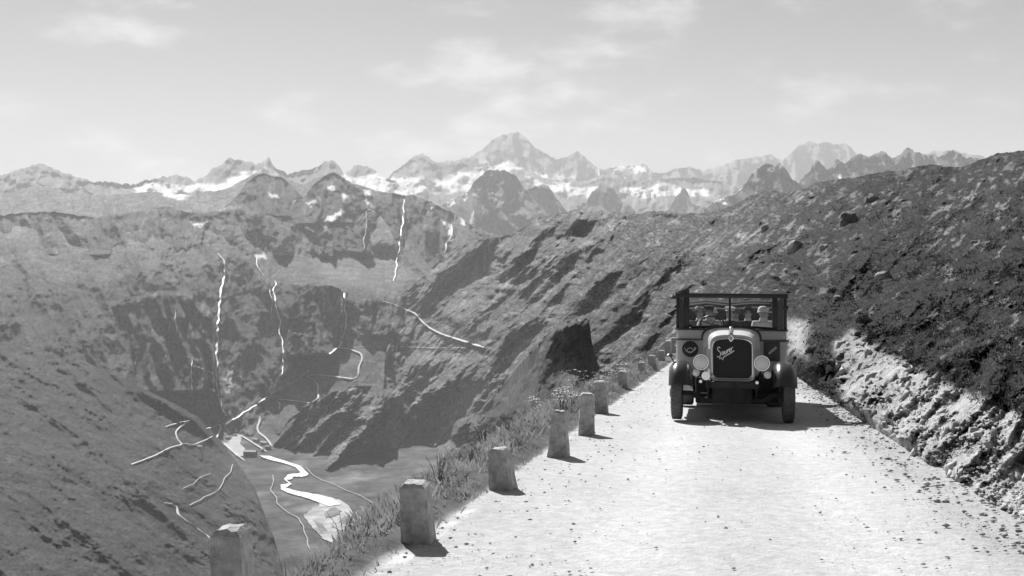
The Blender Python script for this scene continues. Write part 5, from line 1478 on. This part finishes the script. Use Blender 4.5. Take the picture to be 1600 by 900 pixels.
def person(x, y, label, coat, hat, hatmat, turn=0., lean=0., drive=False, scale=1.0, hair_long=False):
    J, E, R, K = [], [], [], []             # joints, edges, radii, kind
    def jn(p, r, parent=None, kind="coat"):
        J.append(Vector(p)); R.append(r if isinstance(r, tuple) else (r, r)); K.append(kind)
        if parent is not None: E.append((parent, len(J) - 1))
        return len(J) - 1
    L_ = lean
    pel = jn((0, 0, .09), (.155, .115))
    sp = jn((L_ * .3, .01, .27), (.14, .10), pel)
    ch = jn((L_ * .7, .0, .44), (.175, .12), sp)
    nb = jn((L_, .0, .555), (.075, .07), ch)
    nk = jn((L_, -.01, .605), (.058, .058), nb, "skin")
    jaw = jn((L_, -.025, .65), (.062, .072), nk, "skin")
    hd = jn((L_, -.01, .72), (.074, .092), jaw, "skin")
    tp = jn((L_, .005, .785), (.062, .078), hd, "skin")
    for s in (-1, 1):
        sh = jn((L_ * .9 + s * .175, .0, .51), .068, ch)
        if drive:
            hp2 = Vector((-.36 - x, 1.80 - y, 1.74 - 1.245)) + Vector((s * .215, .02, .05))
            el = jn((s * .27, -.12, .28), .046, sh); wr = jn((hp2.x, hp2.y + .07, hp2.z - .015), .031, el)
            fwd = Vector((0, -1, .25)).normalized()
        else:
            el = jn((s * .23, -.06, .25), .046, sh); wr = jn((s * .13, -.26, .19), .03, el)
            fwd = Vector((-s * .45, -.85, -.1)).normalized()
        w0 = J[wr]
        pm = jn(w0 + fwd * .055, (.036, .020), wr, "skin")
        side = fwd.cross(Vector((0, 0, 1))).normalized()
        for q, (o_, ln) in enumerate(((-.028, .062), (-.009, .075), (.010, .071), (.028, .055))):
            a = jn(J[pm] + fwd * .035 + side * o_, .0095, pm, "skin")
            b = jn(J[a] + fwd * ln * .5 + Vector((0, 0, -.012)), .0088, a, "skin")
            jn(J[b] + fwd * ln * .25 + Vector((0, 0, -.03)), .0078, b, "skin")
        t1 = jn(w0 + fwd * .03 - side * s * .034, .0115, wr, "skin")
        jn(J[t1] + fwd * .035 - side * s * .014, .0095, t1, "skin")
        hip = jn((s * .10, -.05, .08), .088, pel, "trouser"); kn = jn((s * .11, -.42, .10), .066, hip, "trouser")
        an = jn((s * .11, -.40, -.32), .045, kn, "trouser"); jn((s * .12, -.55, -.36), (.045, .035), an, "shoe")
    me = bpy.data.meshes.new("person")
    me.from_pydata([tuple(j) for j in J], E, [])
    tmp = bpy.data.objects.new("tmp", me); COL.objects.link(tmp)
    bm = bmesh.new(); bm.from_mesh(me)
    ly = bm.verts.layers.skin.verify()
    bm.verts.ensure_lookup_table()
    for i, v in enumerate(bm.verts):
        v[ly].radius = R[i]; v[ly].use_root = (i == 0)
    bm.to_mesh(me); bm.free()
    sk = tmp.modifiers.new("skin", 'SKIN'); sk.use_smooth_shade = True
    sb = tmp.modifiers.new("sub", 'SUBSURF'); sb.levels = sb.render_levels = 2
    dg = bpy.context.evaluated_depsgraph_get()
    body = bpy.data.meshes.new_from_object(tmp.evaluated_get(dg))
    bpy.data.objects.remove(tmp)
    mats = [CL[coat], P_SKIN, CL["dark"], CL["black"], P_EYE, P_LIP]
    kmap = {"coat": 0, "skin": 1, "trouser": 2, "shoe": 3}
    bm = bmesh.new(); bm.from_mesh(body)
    JA = np.array([tuple(j) for j in J])
    for f in bm.faces:
        c = np.array(f.calc_center_median())
        f.material_index = kmap[K[int(np.argmin(((JA - c) ** 2).sum(1)))]]
        f.smooth = True
    def add(fn, mi):
        b2 = bmesh.new(); fn(b2)
        for f in b2.faces: f.material_index = mi; f.smooth = True
        t_ = bpy.data.meshes.new("t"); b2.to_mesh(t_); b2.free(); bm.from_mesh(t_); bpy.data.meshes.remove(t_)
    H = J[hd]
    hx, hy, hz_ = H
    def ball(cx, cy, cz, a, b, c):
        def f(b2):
            r = bmesh.ops.create_uvsphere(b2, u_segments=10, v_segments=7, radius=1)
            for v in r["verts"]: v.co = Vector((cx + v.co.x * a, cy + v.co.y * b, cz + v.co.z * c))
        return f
    add(ball(hx, hy - .088, hz_ - .022, .013, .02, .022), 1)                    # nose
    for s in (-1, 1):
        add(ball(hx + s * .03, hy - .078, hz_ + .005, .011, .009, .006), 4)     # eyes
        add(ball(hx + s * .03, hy - .080, hz_ + .021, .016, .007, .004), 4)     # brows
        add(ball(hx + s * .074, hy + .01, hz_ - .01, .009, .02, .03), 1)        # ears
    add(ball(hx, hy - .082, hz_ - .056, .021, .008, .006), 5)                   # mouth
    # turn the head
    if turn:
        M_ = Matrix.Translation(J[nk]) @ Matrix.Rotation(turn, 4, 'Z') @ Matrix.Translation(-J[nk])
        for v in bm.verts:
            if v.co.z > J[nk].z - .005 and abs(v.co.x - hx) < .13 and v.co.y > -.17: v.co = M_ @ v.co
    me2 = bpy.data.meshes.new("person")
    bm.to_mesh(me2); bm.free(); bpy.data.meshes.remove(body)
    for m in mats: me2.materials.append(m)
    o = bpy.data.objects.new("person", me2)
    link(o)
    o.matrix_world = BUSM @ Matrix.Translation((x, y, 1.245)) @ Matrix.Scale(scale, 4)
    tag(o, label, "person", "people riding in the coach")
    def child(name, bm, mat):
        c = obj(name, bm, mat, o, True, 45); return c
    Rt = Matrix.Translation((hx, hy, hz_)) @ Matrix.Rotation(turn, 4, 'Z')
    # hair
    bm = bmesh.new(); r = bmesh.ops.create_uvsphere(bm, u_segments=18, v_segments=12, radius=1)
    for v in list(bm.verts):
        p = v.co
        v.co = Vector((p.x * .083, .012 + p.y * .098, .02 + p.z * .086))
    bmesh.ops.delete(bm, geom=[v for v in bm.verts if (v.co.y < -.045 and v.co.z < .06) or v.co.z < (-.07 if hair_long else -.03)], context='VERTS')
    bmesh.ops.transform(bm, matrix=Rt, verts=bm.verts); child("hair", bm, P_HAIR)
    # hat
    bm = bmesh.new()
    if hat == "cap":
        lathe(bm, [(.086, .055), (.09, .075), (.115, .10), (.118, .112), (.09, .125), (.004, .13)], 20, 'z')
        a = [bm.verts.new((.085 * math.cos(t), .09 * math.sin(t), .058)) for t in np.linspace(math.pi + .35, 2 * math.pi - .35, 9)]
        b = [bm.verts.new((.10 * math.cos(t), .15 * math.sin(t), .036)) for t in np.linspace(math.pi + .35, 2 * math.pi - .35, 9)]
        for i in range(8): bm.faces.new((a[i], b[i], b[i + 1], a[i + 1]))
    elif hat == "brim":
        lathe(bm, [(.155, .045), (.157, .05), (.095, .058), (.09, .11), (.07, .135), (.004, .128)], 22, 'z')
    else:                                   # close bell-shaped hat
        lathe(bm, [(.118, .01), (.102, .035), (.097, .07), (.085, .105), (.05, .128), (.004, .134)], 20, 'z')
    bmesh.ops.transform(bm, matrix=Rt @ Matrix.Rotation(-.08, 4, 'X'), verts=bm.verts); child("hat", bm, hatmat)
    if hat == "brim":
        bm = bmesh.new(); lathe(bm, [(.0965, .058), (.0955, .08)], 22, 'z', (0, 0, 0), False); bmesh.ops.transform(bm, matrix=Rt @ Matrix.Rotation(-.08, 4, 'X'), verts=bm.verts); child("hat_band", bm, CL["black"])
    # collar
    bm = bmesh.new(); lathe(bm, [(.075, .565), (.066, .615)], 16, 'z', (J[nk].x, -.005, 0), False); child("collar", bm, CL["white"] if coat in ("dark", "black", "grey") else CL[coat])
    return o
person(-.42, 2.20, "driver in a light coat and peaked cap gripping the steering wheel", "light", "cap", CL["dark"], 0, 0, True)
person(.66, 2.24, "passenger in a white jacket and white hat on the front bench", "white", "cloche", CL["white"], .5, -.03)
person(-.02, 3.06, "passenger in a dark coat and pale peaked cap behind the driver bench middle", "dark", "cap", CL["white"], -.3, .02)
person(.36, 3.08, "passenger in a black coat and dark brimmed hat on the second bench", "black", "brim", CL["dark"], .2, 0)
person(-.62, 3.05, "passenger in grey coat with light brimmed hat behind the driver", "grey", "brim", CL["light"], .3, 0)
person(.74, 3.92, "passenger in a light coat and pale brimmed hat on the third bench", "light", "brim", CL["white"], -.2, 0)
person(.12, 3.92, "passenger in a grey coat and grey bell hat on the third bench", "grey", "cloche", CL["grey"], .1, 0)
person(-.36, 3.90, "passenger in a black coat and white bell hat on the third bench", "black", "cloche", CL["white"], -.1, 0)
# ------------------------------------------------------------------ the air
hz_mat = bpy.data.materials.new("alpine_haze")
hz_mat.use_nodes = True
hn = hz_mat.node_tree
hn.nodes.clear()
ho = hn.nodes.new("ShaderNodeOutputMaterial")
hv = hn.nodes.new("ShaderNodeVolumePrincipled")
hv.inputs["Color"].default_value = (.96, .96, .96, 1)
hv.inputs["Density"].default_value = 5.1e-5
hv.inputs["Anisotropy"].default_value = 0.08
hn.links.new(hv.outputs[0], ho.inputs["Volume"])
bm = bmesh.new()
box(bm, -16000, 16000, -300, 29000, -1300, 2250)
hz = obj("haze", bm, hz_mat)
tag(hz, "thin pale summer haze filling the valley", None, None, "stuff")
